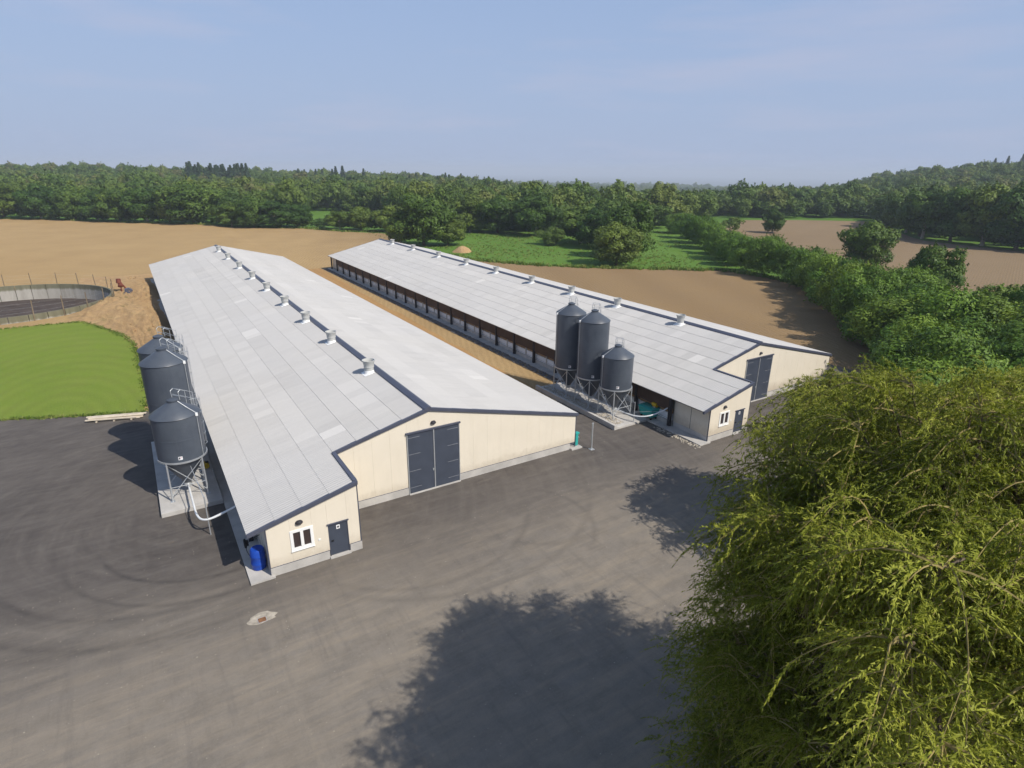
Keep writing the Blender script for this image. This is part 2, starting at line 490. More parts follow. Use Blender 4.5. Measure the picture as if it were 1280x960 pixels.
def field_mat(name, c1, c2, c3, angle, per=0.75, dull_sheen=None):
    m, nt, b = new_mat(name, 0.95, 0.1)
    v = pos(nt)
    big = noise(nt, v, 0.012, 5, 0.55, 0.3, 0.7, 0.5)
    mid = noise(nt, v, 0.10, 6, 0.65, 0.3, 0.7)
    fine = noise(nt, v, 2.2, 5, 0.75, 0.25, 0.75)
    row = N(nt, 'ShaderNodeTexWave'); row.wave_type = 'BANDS'; row.bands_direction = 'X'
    row.inputs['Scale'].default_value = 0.32 / per
    row.inputs['Distortion'].default_value = 2.6
    row.inputs['Detail'].default_value = 3
    nt.links.new(pos(nt, (1, 1, 1), (0, 0, angle)), row.inputs['Vector'])
    tram = N(nt, 'ShaderNodeTexWave'); tram.wave_type = 'BANDS'; tram.bands_direction = 'X'
    tram.inputs['Scale'].default_value = 0.022
    tram.inputs['Distortion'].default_value = 0.6
    nt.links.new(pos(nt, (1, 1, 1), (0, 0, angle)), tram.inputs['Vector'])
    c = mix(nt, big, c1, c2)
    if dull_sheen:      # same soil; duller sheen towards the hedgerow painted in as browner colour
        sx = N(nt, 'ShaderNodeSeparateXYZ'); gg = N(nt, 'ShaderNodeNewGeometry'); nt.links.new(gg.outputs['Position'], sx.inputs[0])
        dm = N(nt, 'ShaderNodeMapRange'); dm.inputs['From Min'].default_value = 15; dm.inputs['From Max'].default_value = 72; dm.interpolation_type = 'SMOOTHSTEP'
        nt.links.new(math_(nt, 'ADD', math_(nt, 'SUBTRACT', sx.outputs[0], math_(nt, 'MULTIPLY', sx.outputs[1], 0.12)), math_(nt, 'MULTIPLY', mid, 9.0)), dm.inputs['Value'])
        c = mix(nt, dm.outputs['Result'], c, dull_sheen); c3 = tuple(x * 0.8 for x in c3)
    c = mix(nt, math_(nt, 'MULTIPLY', mid, 0.4), c, c3)
    c = mix(nt, math_(nt, 'MULTIPLY', row.outputs['Fac'], 0.16), c, tuple(x * 0.62 for x in c3))
    c = mix(nt, math_(nt, 'MULTIPLY', tram.outputs['Fac'], 0.07), c, tuple(min(1, x * 1.25) for x in c1))
    c = mix(nt, math_(nt, 'MULTIPLY', fine, 0.35), c, tuple(x * 0.66 for x in c3))
    nt.links.new(c, b.inputs['Base Color'])
    h = math_(nt, 'ADD', math_(nt, 'MULTIPLY', row.outputs['Fac'], 0.35), fine)
    bump(nt, b, h, 0.6, 0.10)
    return m
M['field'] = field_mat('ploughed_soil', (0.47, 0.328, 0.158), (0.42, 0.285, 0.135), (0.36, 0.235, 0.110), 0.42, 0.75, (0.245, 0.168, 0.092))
M['field_r'] = field_mat('brown_ploughed_soil', (0.272, 0.197, 0.116), (0.245, 0.175, 0.103), (0.212, 0.150, 0.087), 1.25, 0.55)
M['clay'] = field_mat('clay_strip', (0.46, 0.28, 0.115), (0.40, 0.24, 0.10), (0.30, 0.175, 0.08), 0.0, 1.5)

def grass_mat(name, a, b_, c_, mow=False):
    m, nt, b = new_mat(name, 0.9, 0.15)
    v = pos(nt)
    big = noise(nt, v, 0.045, 5, 0.6, 0.3, 0.7, 0.4)
    mid = noise(nt, v, 0.35, 6, 0.7, 0.3, 0.7)
    fine = noise(nt, v, 5.0, 4, 0.75, 0.25, 0.75)
    c = mix(nt, big, a, b_)
    c = mix(nt, math_(nt, 'MULTIPLY', mid, 0.6), c, c_)
    c = mix(nt, math_(nt, 'MULTIPLY', fine, 0.45), c, tuple(x * 0.5 for x in a))
    if mow:
        w = N(nt, 'ShaderNodeTexWave'); w.wave_type = 'RINGS'; w.rings_direction = 'Z'
        w.inputs['Scale'].default_value = 0.27
        w.inputs['Distortion'].default_value = 3.4
        w.inputs['Detail'].default_value = 2
        w.inputs['Detail Scale'].default_value = 0.25
        mp = nt.nodes.new('ShaderNodeMapping'); mp.inputs['Location'].default_value = (7.5, -58.0 * 0.42, 0); mp.inputs['Scale'].default_value = (1, 0.42, 0)
        g = N(nt, 'ShaderNodeNewGeometry'); nt.links.new(g.outputs['Position'], mp.inputs['Vector']); nt.links.new(mp.outputs['Vector'], w.inputs['Vector'])
        c = mix(nt, math_(nt, 'MULTIPLY', math_(nt, 'MULTIPLY', w.outputs['Fac'], mid), 0.20), c, tuple(x * 1.35 for x in b_))
    nt.links.new(c, b.inputs['Base Color'])
    bump(nt, b, fine, 0.6, 0.06)
    return m
M['lawn'] = grass_mat('mown_lawn', (0.138, 0.212, 0.022), (0.192, 0.262, 0.034), (0.195, 0.210, 0.050), True)
M['meadow'] = grass_mat('meadow_grass', (0.088, 0.190, 0.024), (0.125, 0.235, 0.032), (0.115, 0.175, 0.036))

def bank_mat():
    m, nt, b = new_mat('soil_bank', 0.95, 0.1)
    v = pos(nt)
    f = noise(nt, v, 0.35, 6, 0.7, 0.3, 0.7, 0.8)
    f2 = noise(nt, v, 1.6, 6, 0.75, 0.3, 0.7)
    gr = noise(nt, v, 0.28, 4, 0.6, 0.60, 0.72)
    c = mix(nt, f, (0.56, 0.39, 0.19), (0.45, 0.29, 0.14))
    c = mix(nt, math_(nt, 'MULTIPLY', f2, 0.6), c, (0.27, 0.165, 0.095))
    c = mix(nt, math_(nt, 'MULTIPLY', gr, 0.6), c, (0.09, 0.11, 0.03))
    nt.links.new(c, b.inputs['Base Color'])
    bump(nt, b, f2, 0.9, 0.15)
    return m
M['bank'] = bank_mat()

def terrain_mat():
    m, nt, b = new_mat('countryside', 0.95, 0.1)
    v = pos(nt)
    g1 = noise(nt, v, 0.045, 5, 0.6, 0.3, 0.7, 0.4)
    fine = noise(nt, v, 2.2, 5, 0.8, 0.25, 0.75)
    near = mix(nt, g1, (0.080, 0.172, 0.022), (0.118, 0.215, 0.030))
    near = mix(nt, math_(nt, 'MULTIPLY', fine, 0.5), near, (0.030, 0.062, 0.012))
    # far away: a patchwork of woods and pale fields
    vor = N(nt, 'ShaderNodeTexVoronoi'); vor.inputs['Scale'].default_value = 0.0035
    nt.links.new(pos(nt, (1, 1, 0)), vor.inputs['Vector'])
    sepc = N(nt, 'ShaderNodeSeparateColor'); nt.links.new(vor.outputs['Color'], sepc.inputs[0])
    wood = noise(nt, pos(nt, (1, 1, 0)), 0.0016, 6, 0.65, 0.40, 0.50)
    patch = mix(nt, sepc.outputs[0], (0.055, 0.105, 0.022), (0.15, 0.145, 0.060))
    far = mix(nt, wood, patch, (0.020, 0.042, 0.012))
    far = mix(nt, math_(nt, 'MULTIPLY', noise(nt, v, 0.03, 4, 0.7), 0.4), far, (0.018, 0.038, 0.012))
    g = N(nt, 'ShaderNodeNewGeometry'); ln = N(nt, 'ShaderNodeVectorMath', operation='LENGTH'); nt.links.new(g.outputs['Position'], ln.inputs[0])
    mr = N(nt, 'ShaderNodeMapRange'); mr.inputs['From Min'].default_value = 700; mr.inputs['From Max'].default_value = 1500
    nt.links.new(ln.outputs['Value'], mr.inputs['Value'])
    nt.links.new(mix(nt, mr.outputs['Result'], near, far), b.inputs['Base Color'])
    bump(nt, b, fine, 0.5, 0.08)
    return m
M['terrain'] = terrain_mat()

def leaf_mat(name, ramp, trans=0.30, tint_gain=0.5):
    """ramp: list of (pos, colour); picked per tree by Object Info random and shifted per leaf by the face attribute tint"""
    m = bpy.data.materials.new(name); m.use_nodes = True
    nt = m.node_tree; nt.nodes.clear()
    out = nt.nodes.new('ShaderNodeOutputMaterial')
    oi = nt.nodes.new('ShaderNodeObjectInfo')
    at = N(nt, 'ShaderNodeAttribute', attribute_name='tint')
    rp = nt.nodes.new('ShaderNodeValToRGB')
    els = rp.color_ramp.elements
    while len(els) < len(ramp): els.new(0.5)
    for e, (p, c) in zip(els, ramp): e.position = p; e.color = (*c, 1)
    s = math_(nt, 'ADD', oi.outputs['Random'], math_(nt, 'MULTIPLY', math_(nt, 'SUBTRACT', at.outputs['Fac'], 0.5), tint_gain), True)
    nt.links.new(s, rp.inputs['Fac'])
    br = math_(nt, 'ADD', math_(nt, 'MULTIPLY', at.outputs['Fac'], 0.7), 0.65)
    mul = N(nt, 'ShaderNodeVectorMath', operation='SCALE')
    nt.links.new(rp.outputs['Color'], mul.inputs[0]); nt.links.new(br, mul.inputs['Scale'])
    d = nt.nodes.new('ShaderNodeBsdfPrincipled'); d.inputs['Roughness'].default_value = 0.55; d.inputs['Specular IOR Level'].default_value = 0.25
    t = nt.nodes.new('ShaderNodeBsdfTranslucent')
    ms = nt.nodes.new('ShaderNodeMixShader'); ms.inputs[0].default_value = trans
    nt.links.new(mul.outputs[0], d.inputs['Base Color'])
    yel = mix(nt, 0.5, mul.outputs[0], (0.14, 0.17, 0.02))
    nt.links.new(yel, t.inputs['Color'])
    nt.links.new(d.outputs[0], ms.inputs[1]); nt.links.new(t.outputs[0], ms.inputs[2]); nt.links.new(ms.outputs[0], out.inputs['Surface'])
    return m
M['leaf'] = leaf_mat('broadleaf', [(0.0, (0.062, 0.116, 0.020)), (0.35, (0.094, 0.154, 0.025)), (0.72, (0.130, 0.184, 0.031)), (0.96, (0.165, 0.202, 0.039)), (1.0, (0.150, 0.150, 0.055))], 0.24, 0.25)
M['leaf2'] = leaf_mat('field_tree_leaf', [(0.0, (0.042, 0.092, 0.014)), (0.5, (0.074, 0.132, 0.019)), (1.0, (0.128, 0.176, 0.027))], 0.22)
M['hedge'] = leaf_mat('hedge_leaf', [(0.0, (0.070, 0.152, 0.016)), (0.5, (0.118, 0.212, 0.022)), (1.0, (0.182, 0.258, 0.030))], 0.26)
M['conifer'] = leaf_mat('conifer_needles', [(0.0, (0.024, 0.050, 0.022)), (1.0, (0.040, 0.070, 0.030))], 0.1, 0.3)
M['willow'] = leaf_mat('willow_leaf', [(0.0, (0.150, 0.192, 0.014)), (0.5, (0.235, 0.270, 0.021)), (1.0, (0.310, 0.325, 0.042))], 0.42, 0.9)

# ------------------------------------------------------------------ terrain
TH = np.array([-180, -90, -40, -10, 5, 14, 22, 30, 38, 50, 56, 59.5, 62, 65, 68, 71, 74, 90, 130, 180], float)
HH = np.array([0, 4, 8, 9.5, 8.0, 5.5, 3.0, -3.0, -21, -24, -17, -4, 8, 15, 20, 24, 29, 33, 14, 0], float)
def hgt(x, y):
    x = np.asarray(x, float); y = np.asarray(y, float)
    d = np.hypot(x, y); th = np.degrees(np.arctan2(x, y))
    base = -0.39 * np.clip((x - 27.6) / 3.9, 0, 1)
    d0 = np.interp(th, [-180, 31, 37, 48, 54, 180], [345, 345, 262, 262, 345, 345])
    k = np.clip((d - d0) / 480, 0, 1); k = k * k * (3 - 2 * k)
    hill = np.interp(th, TH, HH) * k
    f = np.clip((d - 900) / 6500, 0, 1)
    fall = f * (2 - f)
    far = -105 * fall
    keep = 1 - np.clip((d - 900) / 1600, 0, 1)
    und = 5 * np.sin(x * 0.0021 + 1.3) * np.cos(y * 0.0017) * np.clip((d - 1200) / 2000, 0, 1)
    return base + hill * np.where(d > 900, keep, 1) + far + und

PIT = (-17.8, 117.0); PR = 14.3
def build_terrain():
    rad = np.concatenate([[0.01], np.arange(20, 345, 25), np.arange(345, 960, 30), np.geomspace(980, 19000, 40)])
    ths = np.radians(np.concatenate([np.arange(-180, -16, 6), np.arange(-16, 82, 1.0), np.arange(82, 180, 6)]))
    n = len(ths)
    V = []; Fc = []
    for r in rad:
        x = r * np.sin(ths); y = r * np.cos(ths); z = hgt(x, y) - 0.10
        dp = np.hypot(x - PIT[0], y - PIT[1])
        z = np.where(r < 340, z - 0.25, z)             # lies a little under the yard and the fields
        z = np.where(dp < 45, z - 4.0, z)              # and under the slurry pit
        V += list(zip(x, y, z))
    for i in range(len(rad) - 1):
        for j in range(n):
            k = (j + 1) % n
            Fc.append((i * n + j, i * n + k, (i + 1) * n + k, (i + 1) * n + j)[::-1])
    me = bpy.data.meshes.new('ground'); me.from_pydata(V, [], Fc); me.materials.append(M['terrain'])
    me.polygons.foreach_set('use_smooth', [True] * len(me.polygons)); me.update()
    return tag(link('ground', me), 'green rolling countryside reaching the hazy horizon', None, None, 'structure')
build_terrain()

def sheet(name, outer, off, mat, label, holes=(), kind='structure'):
    """a flat sheet with optional holes that follows the slight step in the ground"""
    loops = [[Vector((x, y, 0)) for x, y in outer]] + [[Vector((x, y, 0)) for x, y in h] for h in holes]
    tris = geometry.tessellate_polygon(loops)
    flat = [v for l in loops for v in l]
    bm = bmesh.new()
    vs = [bm.verts.new(v) for v in flat]
    for t in tris:
        try:
            f = bm.faces.new([vs[i] for i in t])
        except ValueError: pass
    for cut in (27.6, 31.5):
        bmesh.ops.bisect_plane(bm, geom=bm.verts[:] + bm.edges[:] + bm.faces[:], plane_co=(cut, 0, 0), plane_no=(1, 0, 0))
    for v in bm.verts: v.co.z = gh(v.co.x) + off
    bmesh.ops.recalc_face_normals(bm, faces=bm.faces[:])
    for f in bm.faces:
        if f.normal.z < 0: f.normal_flip()
    me = bpy.data.meshes.new(name); bm.to_mesh(me); bm.free(); me.materials.append(mat)
    return tag(link(name, me), label, None, None, kind)

rnd = random.Random(4)
def wobble(pts, step=4.0, amp=0.5):
    out = []
    for (a, b) in zip(pts, pts[1:] + pts[:1]):
        L = math.dist(a, b); n = max(1, int(L / step))
        for i in range(n):
            t = i / n
            k = 0 if i == 0 else 1
            out.append((a[0] + (b[0] - a[0]) * t + rnd.uniform(-amp, amp) * k, a[1] + (b[1] - a[1]) * t + rnd.uniform(-amp, amp) * k))
    return out
pit_hole = [(PIT[0] + (PR - 0.15) * math.cos(t * math.pi / 32), PIT[1] + (PR - 0.15) * math.sin(t * math.pi / 32)) for t in range(64)]
# one broad meadow sheet underlies everything near
sheet('meadow', [(-220, -120), (330, -120), (330, 60), (270, 190), (190, 178), (150, 205), (110, 312), (-30, 338), (-160, 300), (-240, 200)], -0.075, M['meadow'], 'bright green meadow between the ploughed field and the wood', [pit_hole])
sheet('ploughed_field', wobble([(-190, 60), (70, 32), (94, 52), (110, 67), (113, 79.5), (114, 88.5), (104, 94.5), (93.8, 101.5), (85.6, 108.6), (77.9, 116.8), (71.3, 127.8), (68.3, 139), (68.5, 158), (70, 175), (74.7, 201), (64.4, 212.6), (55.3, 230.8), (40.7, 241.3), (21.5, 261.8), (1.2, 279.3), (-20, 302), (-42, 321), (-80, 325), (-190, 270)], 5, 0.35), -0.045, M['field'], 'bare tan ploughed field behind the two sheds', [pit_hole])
sheet('brown_field', wobble([(118, 52), (138, 39), (230, 20), (300, 20), (290, 60), (219, 68), (222.3, 86), (226, 100), (232, 106), (262, 128), (296, 156), (271, 175.3), (245.6, 187), (213, 178), (190, 150), (160, 110)], 6, 0.4), -0.045, M['field_r'], 'brown ploughed field beyond the hedgerow')
sheet('yard', wobble([(-150, -90), (150, -90), (66, 20), (66, 36), (61.5, 42), (44, 42), (31.8, 42.5), (27.2, 41), (3.2, 60), (-1.4, 58.0), (-6.1, 59.7), (-11.7, 62), (-60, 80), (-150, 110)], 6, 0.12), 0.0, M['asphalt'], 'worn grey asphalt yard in front of the sheds')
sheet('lawn', wobble([(-1.4, 57.9), (-0.9, 63), (-1.2, 72), (-1.6, 83), (-2.8, 89), (-4.6, 93.5), (-7.3, 99.3), (-11.0, 99.6), (-15.0, 99.4), (-22, 99.6), (-30, 104), (-60, 120), (-75, 86), (-60, 80), (-11.7, 61.9), (-6.1, 59.6)], 2.5, 0.12), 0.030, M['lawn'], 'mown green lawn between the slurry pit and the yard')
sheet('clay_strip', wobble([(26.6, 40.5), (31.9, 44.5), (32.3, 60), (33.4, 100), (34.6, 134), (26.6, 134)], 3, 0.3), 0.012, M['clay'], 'orange clay strip between the two sheds')

def build_bank():
    """rough soil bank between the slurry pit and the near shed"""
    bm = bmesh.new()
    nx, ny = 30, 110
    x0, x1, y0, y1 = -9.0, 2.9, 58.5, 140.0
    r = random.Random(9)
    grid = []
    for j in range(ny + 1):
        row = []
        for i in range(nx + 1):
            u, v = i / nx, j / ny
            x = x0 + (x1 - x0) * u; y = y0 + (y1 - y0) * v
            # west border of the bank follows the lawn edge and the pit
            if y < 99.5: w = np.interp(y, [58.5, 83, 89, 93.5, 99.5], [-0.6, -1.3, -2.6, -4.4, -7.2])
            else:
                dy = y - PIT[1]
                w = PIT[0] + math.sqrt(max(0.0, (PR + 0.12) ** 2 - dy * dy)) if abs(dy) < PR + 0.1 else -9.0
                w = max(w, -9.0)
            x = w + (x1 - w) * u
            e = min(1, u * 5) * min(1, (1 - u) * 4) * min(1, v * 6) * min(1, (1 - v) * 3.5)
            h = 1.25 * e * (0.55 + 0.45 * math.sin(y * 0.21 + x * 0.5)) + e * r.uniform(-0.22, 0.30)
            row.append(bm.verts.new((x, y, 0.045 + h)))
        grid.append(row)
    for j in range(ny):
        for i in range(nx):
            bm.faces.new((grid[j][i], grid[j][i + 1], grid[j + 1][i + 1], grid[j + 1][i]))
    me = bpy.data.meshes.new('soil_bank'); bm.to_mesh(me); bm.free(); me.materials.append(M['bank'])
    me.polygons.foreach_set('use_smooth', [True] * len(me.polygons))
    tag(link('soil_bank', me), 'rough orange soil bank between the slurry pit and the near shed', None, None, 'structure')
build_bank()

# ------------------------------------------------------------------ the sheds
XE, XA, XR, ZE, ZA = 2.556, 14.5, 26.69, 2.839, 5.80
YA, YG, YF, XS = 28.65, 32.81, 132.15, 8.237
XW, XWR = 3.40, 26.55
SL = (ZA - ZE) / (XA - XE); SR = (ZA - ZE) / (XR - XA)
def zl(x): return ZE + SL * (x - XE)
def zr(x): return ZE + SR * (XR - x)
def zroof(x): return zl(x) if x <= XA else zr(x)

NW = 10
def sheet_profile(L, w):
    """one corrugated fibre cement sheet: x up the slope, y across; bottom lip folded down"""
    V = []; Fc = []
    for i in range(NW + 1):
        y = w * i / NW
        z = 0.026 if i % 2 else -0.018
        V += [(-0.06, y, z + 0.028), (L, y, z + 0.008)]
    for i in range(NW):
        a = 2 * i
        Fc.append((a, a + 1, a + 3, a + 2)[::-1])
    n = len(V)
    for i in range(NW + 1):
        y = w * i / NW
        V.append((-0.058, y, -0.03))
    for i in range(NW):
        Fc.append((2 * i, 2 * i + 2, n + i + 1, n + i)[::-1])
    return V, Fc

CW = 1.0348
ROWS = [XE] + [XE + (XS - XE) * k / 4 for k in (1, 2, 3, 4)] + [XS + (XA - 0.30 - XS) * k / 4 for k in (1, 2, 3, 4)]
TINTS = [0.20, 0.30, 0.38, 0.46, 0.56, 0.78]
_sm = {}
def sheet_mesh(L, w, t):
    key = (round(L, 3), round(w, 3), t)
    if key not in _sm:
        V, Fc = sheet_profile(L, w)
        me = bpy.data.meshes.new('roof_sheet'); me.from_pydata(V, [], Fc); me.materials.append(M['roof'])
        at = me.attributes.new('tint', 'FLOAT', 'FACE'); at.data.foreach_set('value', [TINTS[t]] * len(me.polygons))
        me.update(); _sm[key] = me
    return _sm[key]

def pick_tint(r, row, c):
    # whole runs of sheets from one batch, a few odd white ones
    if r.random() < 0.018: return 5
    base = [1, 1, 2, 2, 1, 2, 3, 1][row % 8]
    return min(4, max(0, base + r.choice((-1, 0, 0, 0, 0, 1))))

def roof_sheets(roof, seed):
    r = random.Random(seed)
    org = worldloc(roof)
    cosl = 1 / math.sqrt(1 + SL * SL)
    ang = -math.atan(SL)
    batch = {}
    def tint(row, c):
        k = (row, c // 4)
        if k not in batch: batch[k] = pick_tint(r, row, c)
        t = batch[k] if r.random() < 0.62 else pick_tint(r, row, c)
        return t if t < 5 or r.random() < 0.5 else 4
    count = 0
    # annex roof: four columns, four rows
    wa = (YG - YA) / 4
    for c in range(4):
        for k in range(4):
            L = (ROWS[k + 1] - ROWS[k]) / cosl
            o = link('roof_sheet', sheet_mesh(L, wa, tint(k, c)), roof, Vector((ROWS[k], YA + c * wa, zl(ROWS[k]) + 0.03)) - org)
            o.rotation_euler = (0, ang, 0); count += 1
    stuff = []
    ncol = 96
    for c in range(ncol):
        for k in range(8):
            L = (ROWS[k + 1] - ROWS[k]) / cosl
            P = Vector((ROWS[k], YG + c * CW, zl(ROWS[k]) + 0.03)) - org
            if c < 35:
                o = link('roof_sheet', sheet_mesh(L, CW, tint(k, c)), roof, P)
                o.rotation_euler = (0, ang, 0); count += 1
            else:
                stuff.append((L, P, Matrix.Rotation(ang, 3, 'Y'), TINTS[tint(k, c)]))
    # sunny slope, rotated half a turn
    cosr = 1 / math.sqrt(1 + SR * SR)
    for c in range(ncol):
        for k in range(8):
            dx = (XR - XA - 0.02) / 8
            x = XR - k * dx
            P = Vector((x, YG + (c + 1) * CW, zr(x) + 0.03)) - org
            R3 = Matrix.Rotation(math.pi, 3, 'Z') @ Matrix.Rotation(-math.atan(SR), 3, 'Y')
            stuff.append((dx / cosr, P, R3, TINTS[tint(k, c)]))
    V = []; Fc = []; T = []
    for L, P, R3, t in stuff:
        v, f = sheet_profile(L, CW)
        n = len(V)
        V += [tuple(R3 @ Vector(q) + P) for q in v]
        Fc += [tuple(i + n for i in q) for q in f]
        T += [t] * len(f)
    me = bpy.data.meshes.new('roof_sheets'); me.from_pydata(V, [], Fc); me.materials.append(M['roof'])
    at = me.attributes.new('tint', 'FLOAT', 'FACE'); at.data.foreach_set('value', T)
    tag(link('roof_sheets', me, roof), kind='stuff')

def build_shed(label, group):
    s = empty('poultry_shed', (14.5, YG, 0), label, 'shed', group)
    T = M['trim']
    # roof deck (solid underside) and its sheets
    b = MB()
    b.prism_y([(XE + 0.05, zl(XE) - 0.09), (XA, ZA - 0.09), (XR - 0.05, zr(XR) - 0.09), (XR - 0.05, zr(XR)), (XA, ZA), (XE + 0.05, zl(XE))], YG + 0.03, YF)
    b.prism_y([(XE + 0.05, zl(XE) - 0.09), (XS - 0.02, zl(XS) - 0.09), (XS - 0.02, zl(XS)), (XE + 0.05, zl(XE))], YA + 0.03, YG + 0.029)
    roof = b.obj('roof', M['brown'], s)
    roof_sheets(roof, 11)
    # ridge flashing: raised dark strip on the shaded side of the ridge
    b = MB().prism_y([(14.10, zl(14.10) + 0.03), (XA + 0.10, zl(14.10) + 0.03), (XA + 0.10, ZA + 0.13), (XA - 0.06, ZA + 0.17), (14.16, zl(14.10) + 0.14)], YG - 0.06, YF + 0.05)
    b.obj('ridge_flashing', T, s)
    # rake trims
    def rake(xa, xb, y, h=0.22, th=0.12, up=0.070):
        pol = [(xa, zroof(xa) + up - h), (xb, zroof(xb) + up - h), (xb, zroof(xb) + up), (xa, zroof(xa) + up)]
        MB().prism_y(pol, y - 0.05, y + th).obj('rake_trim', T, s, bevel=0.008)
    rake(XE - 0.08, XS + 0.05, YA)
    rake(XS - 0.08, XA, YG, 0.22, 0.13); rake(XA + 0.002, XR + 0.06, YG)
    MB().box(XS - 0.16, XS + 0.07, YA + 0.142, YG - 0.052, zl(XS) - 0.20, zl(XS) + 0.095).obj('verge_trim', T, s, bevel=0.008)
    rake(XE - 0.04, XA, YF - 0.05); rake(XA + 0.002, XR + 0.04, YF - 0.05)
    MB().box(XR - 0.03, XR + 0.05, YG + 0.10, YF - 0.1, ZE - 0.10, ZE + 0.025).obj('eave_trim', T, s)
    # gable wall: vertical sandwich panels, one by one
    def gable(x0, x1, y, z0, holes, nm, pw=1.06):
        wall = MB().prism_y([(x0, z0 - 0.02), (x1, z0 - 0.02)] + ([(x1, zroof(x1) - 0.16), (XA, ZA - 0.16), (x0, zroof(x0) - 0.16)] if x0 < XA < x1 else [(x1, zroof(x1) - 0.16), (x0, zroof(x0) - 0.16)]), y + 0.07, y + 0.13).obj(nm, M['cream'], s)
        cuts = [x0]
        x = x0
        marks = sorted([h[0] for h in holes] + [h[1] for h in holes] + ([XA] if x0 < XA < x1 else []) + [x1])
        for mk in marks:
            n = max(1, round((mk - cuts[-1]) / pw)); a = cuts[-1]
            for i in range(1, n + 1): cuts.append(a + (mk - a) * i / n)
        for a, c in zip(cuts, cuts[1:]):
            if c - a < 0.05: continue
            a2, c2 = a + 0.0025, c - 0.0025
            zt = lambda q: zroof(q) - 0.15
            hs = [h for h in holes if h[0] <= a + 1e-4 and h[1] >= c - 1e-4]
            segs = [(z0, None)]
            if hs:
                h = hs[0]; segs = ([(z0, h[2])] if h[2] > z0 + 0.05 else []) + [(h[3], None)]
            for lo, hi in segs:
                if hi is None: pol = [(a2, lo), (c2, lo), (c2, zt(c2)), (a2, zt(a2))]
                else: pol = [(a2, lo), (c2, lo), (c2, hi), (a2, hi)]
                MB().prism_y(pol, y, y + 0.068).obj('wall_panel', M['cream'], wall)
        return wall
    ga = gable(XW, XS - 0.03, YA + 0.06, 0.52, [(6.49, 7.57, 0.0, 2.10), (4.56, 5.68, 1.20, 2.32)], 'annex_wall', 1.0)
    gm = gable(XS + 0.01, XWR, YG + 0.06, 0.52, [(12.90, 16.585, 0.0, 4.32)], 'gable_wall')
    MB().box(XS - 0.10, XS - 0.032, YA + 0.13, YG + 0.055, 0.52, zl(XS) - 0.12).obj('annex_side_wall', M['cream'], s)
    # concrete plinths
    MB().box(XW - 0.02, 6.46, YA + 0.03, YA + 0.25, -0.05, 0.50).obj('plinth', M['concrete'], s, bevel=0.01)
    MB().box(7.60, XS + 0.04, YA + 0.03, YA + 0.25, -0.05, 0.50).obj('plinth', M['concrete'], s, bevel=0.01)
    MB().box(XS + 0.01, 12.86, YG + 0.03, YG + 0.25, -0.05, 0.50).obj('plinth', M['concrete'], s, bevel=0.01)
    MB().box(16.62, XWR - 0.45, YG + 0.03, YG + 0.25, -0.05, 0.50).obj('plinth', M['concrete'], s, bevel=0.01)
    MB().box(XS - 0.12, XS + 0.035, YA + 0.252, YG + 0.028, -0.05, 0.50).obj('plinth', M['concrete'], s)
    # dark drip line above plinths and at corners
    for (xa, xb, y) in ((XW - 0.02, 6.45, YA), (7.61, XS + 0.03, YA), (XS + 0.02, 12.86, YG), (16.62, XWR + 0.02, YG)):
        MB().box(xa, xb, y + 0.035, y + 0.10, 0.503, 0.530).obj('drip_edge', T, s)
    for (x, y) in ((XS - 0.02, YA), (XW - 0.06, YA), (XWR + 0.01, YG)):
        MB().box(x, x + 0.05, y + 0.05, y + 0.12, 0.12, zroof(x) - 0.17).obj('corner_trim', T, s)
    # double barn door
    d = MB().box(12.80, 16.69, YG - 0.06, YG + 0.059, 4.322, 4.43).obj('barn_door', T, s)
    for x0, x1 in ((12.92, 14.70), (14.785, 16.565)):
        MB().box(x0, x1, YG + 0.02, YG + 0.09, 0.06, 4.30).obj('door_leaf', M['slate'], d, bevel=0.006)
    MB().box(14.71, 14.775, YG - 0.01, YG + 0.10, 0.05, 4.30).obj('astragal', M['galv'], d)
    for x in (12.86, 16.57):
        MB().box(x, x + 0.055, YG - 0.012, YG + 0.10, 0.02, 4.32).obj('door_jamb', M['galv'], d)
    for z in (0.45, 1.65, 2.85, 4.02):
        for x0, x1 in ((12.95, 13.75), (15.72, 16.53)):
            MB().box(x0, x1, YG + 0.004, YG + 0.018, z, z + 0.028).obj('hinge_strap', M['hinge'], d)
    MB().box(14.60, 14.68, YG - 0.03, YG + 0.018, 1.35, 1.50).obj('handle', M['galv'], d)
    MB().box(12.86, 16.62, YG - 0.10, YG + 0.20, -0.06, 0.045).obj('threshold', M['concrete'], s)
    # personnel door
    d = MB().box(6.53, 7.53, YA + 0.075, YA + 0.13, 0.16, 2.06).obj('door', M['slate'], s, bevel=0.005)
    MB().box(6.44, 7.62, YA - 0.01, YA + 0.12, 2.085, 2.15).obj('door_header', T, d)
    for x in (6.492, 7.532):
        MB().box(x, x + 0.036, YA + 0.045, YA + 0.13, 0.12, 2.083).obj('door_jamb', T, d)
    MB().box(6.62, 6.74, YA + 0.02, YA + 0.074, 1.02, 1.09).obj('handle', M['black'], d)
    MB().box(6.94, 7.13, YA + 0.068, YA + 0.0745, 1.70, 1.94).obj('sign_plate', M['sign'], d)
    MB().box(6.985, 7.085, YA + 0.064, YA + 0.0675, 1.76, 1.88).obj('sign_mark', M['ink'], d)
    MB().box(6.46, 7.60, YA - 0.06, YA + 0.22, -0.06, 0.12).obj('door_step', M['concrete'], s)
    # window
    MB().box(4.58, 5.66, YA + 0.10, YA + 0.13, 1.22, 2.30).obj('window', M['window_brown'], s)
    w = s.children[-1] if s.children else None
    w = [o for o in s.children if o.name.startswith('window')][-1]
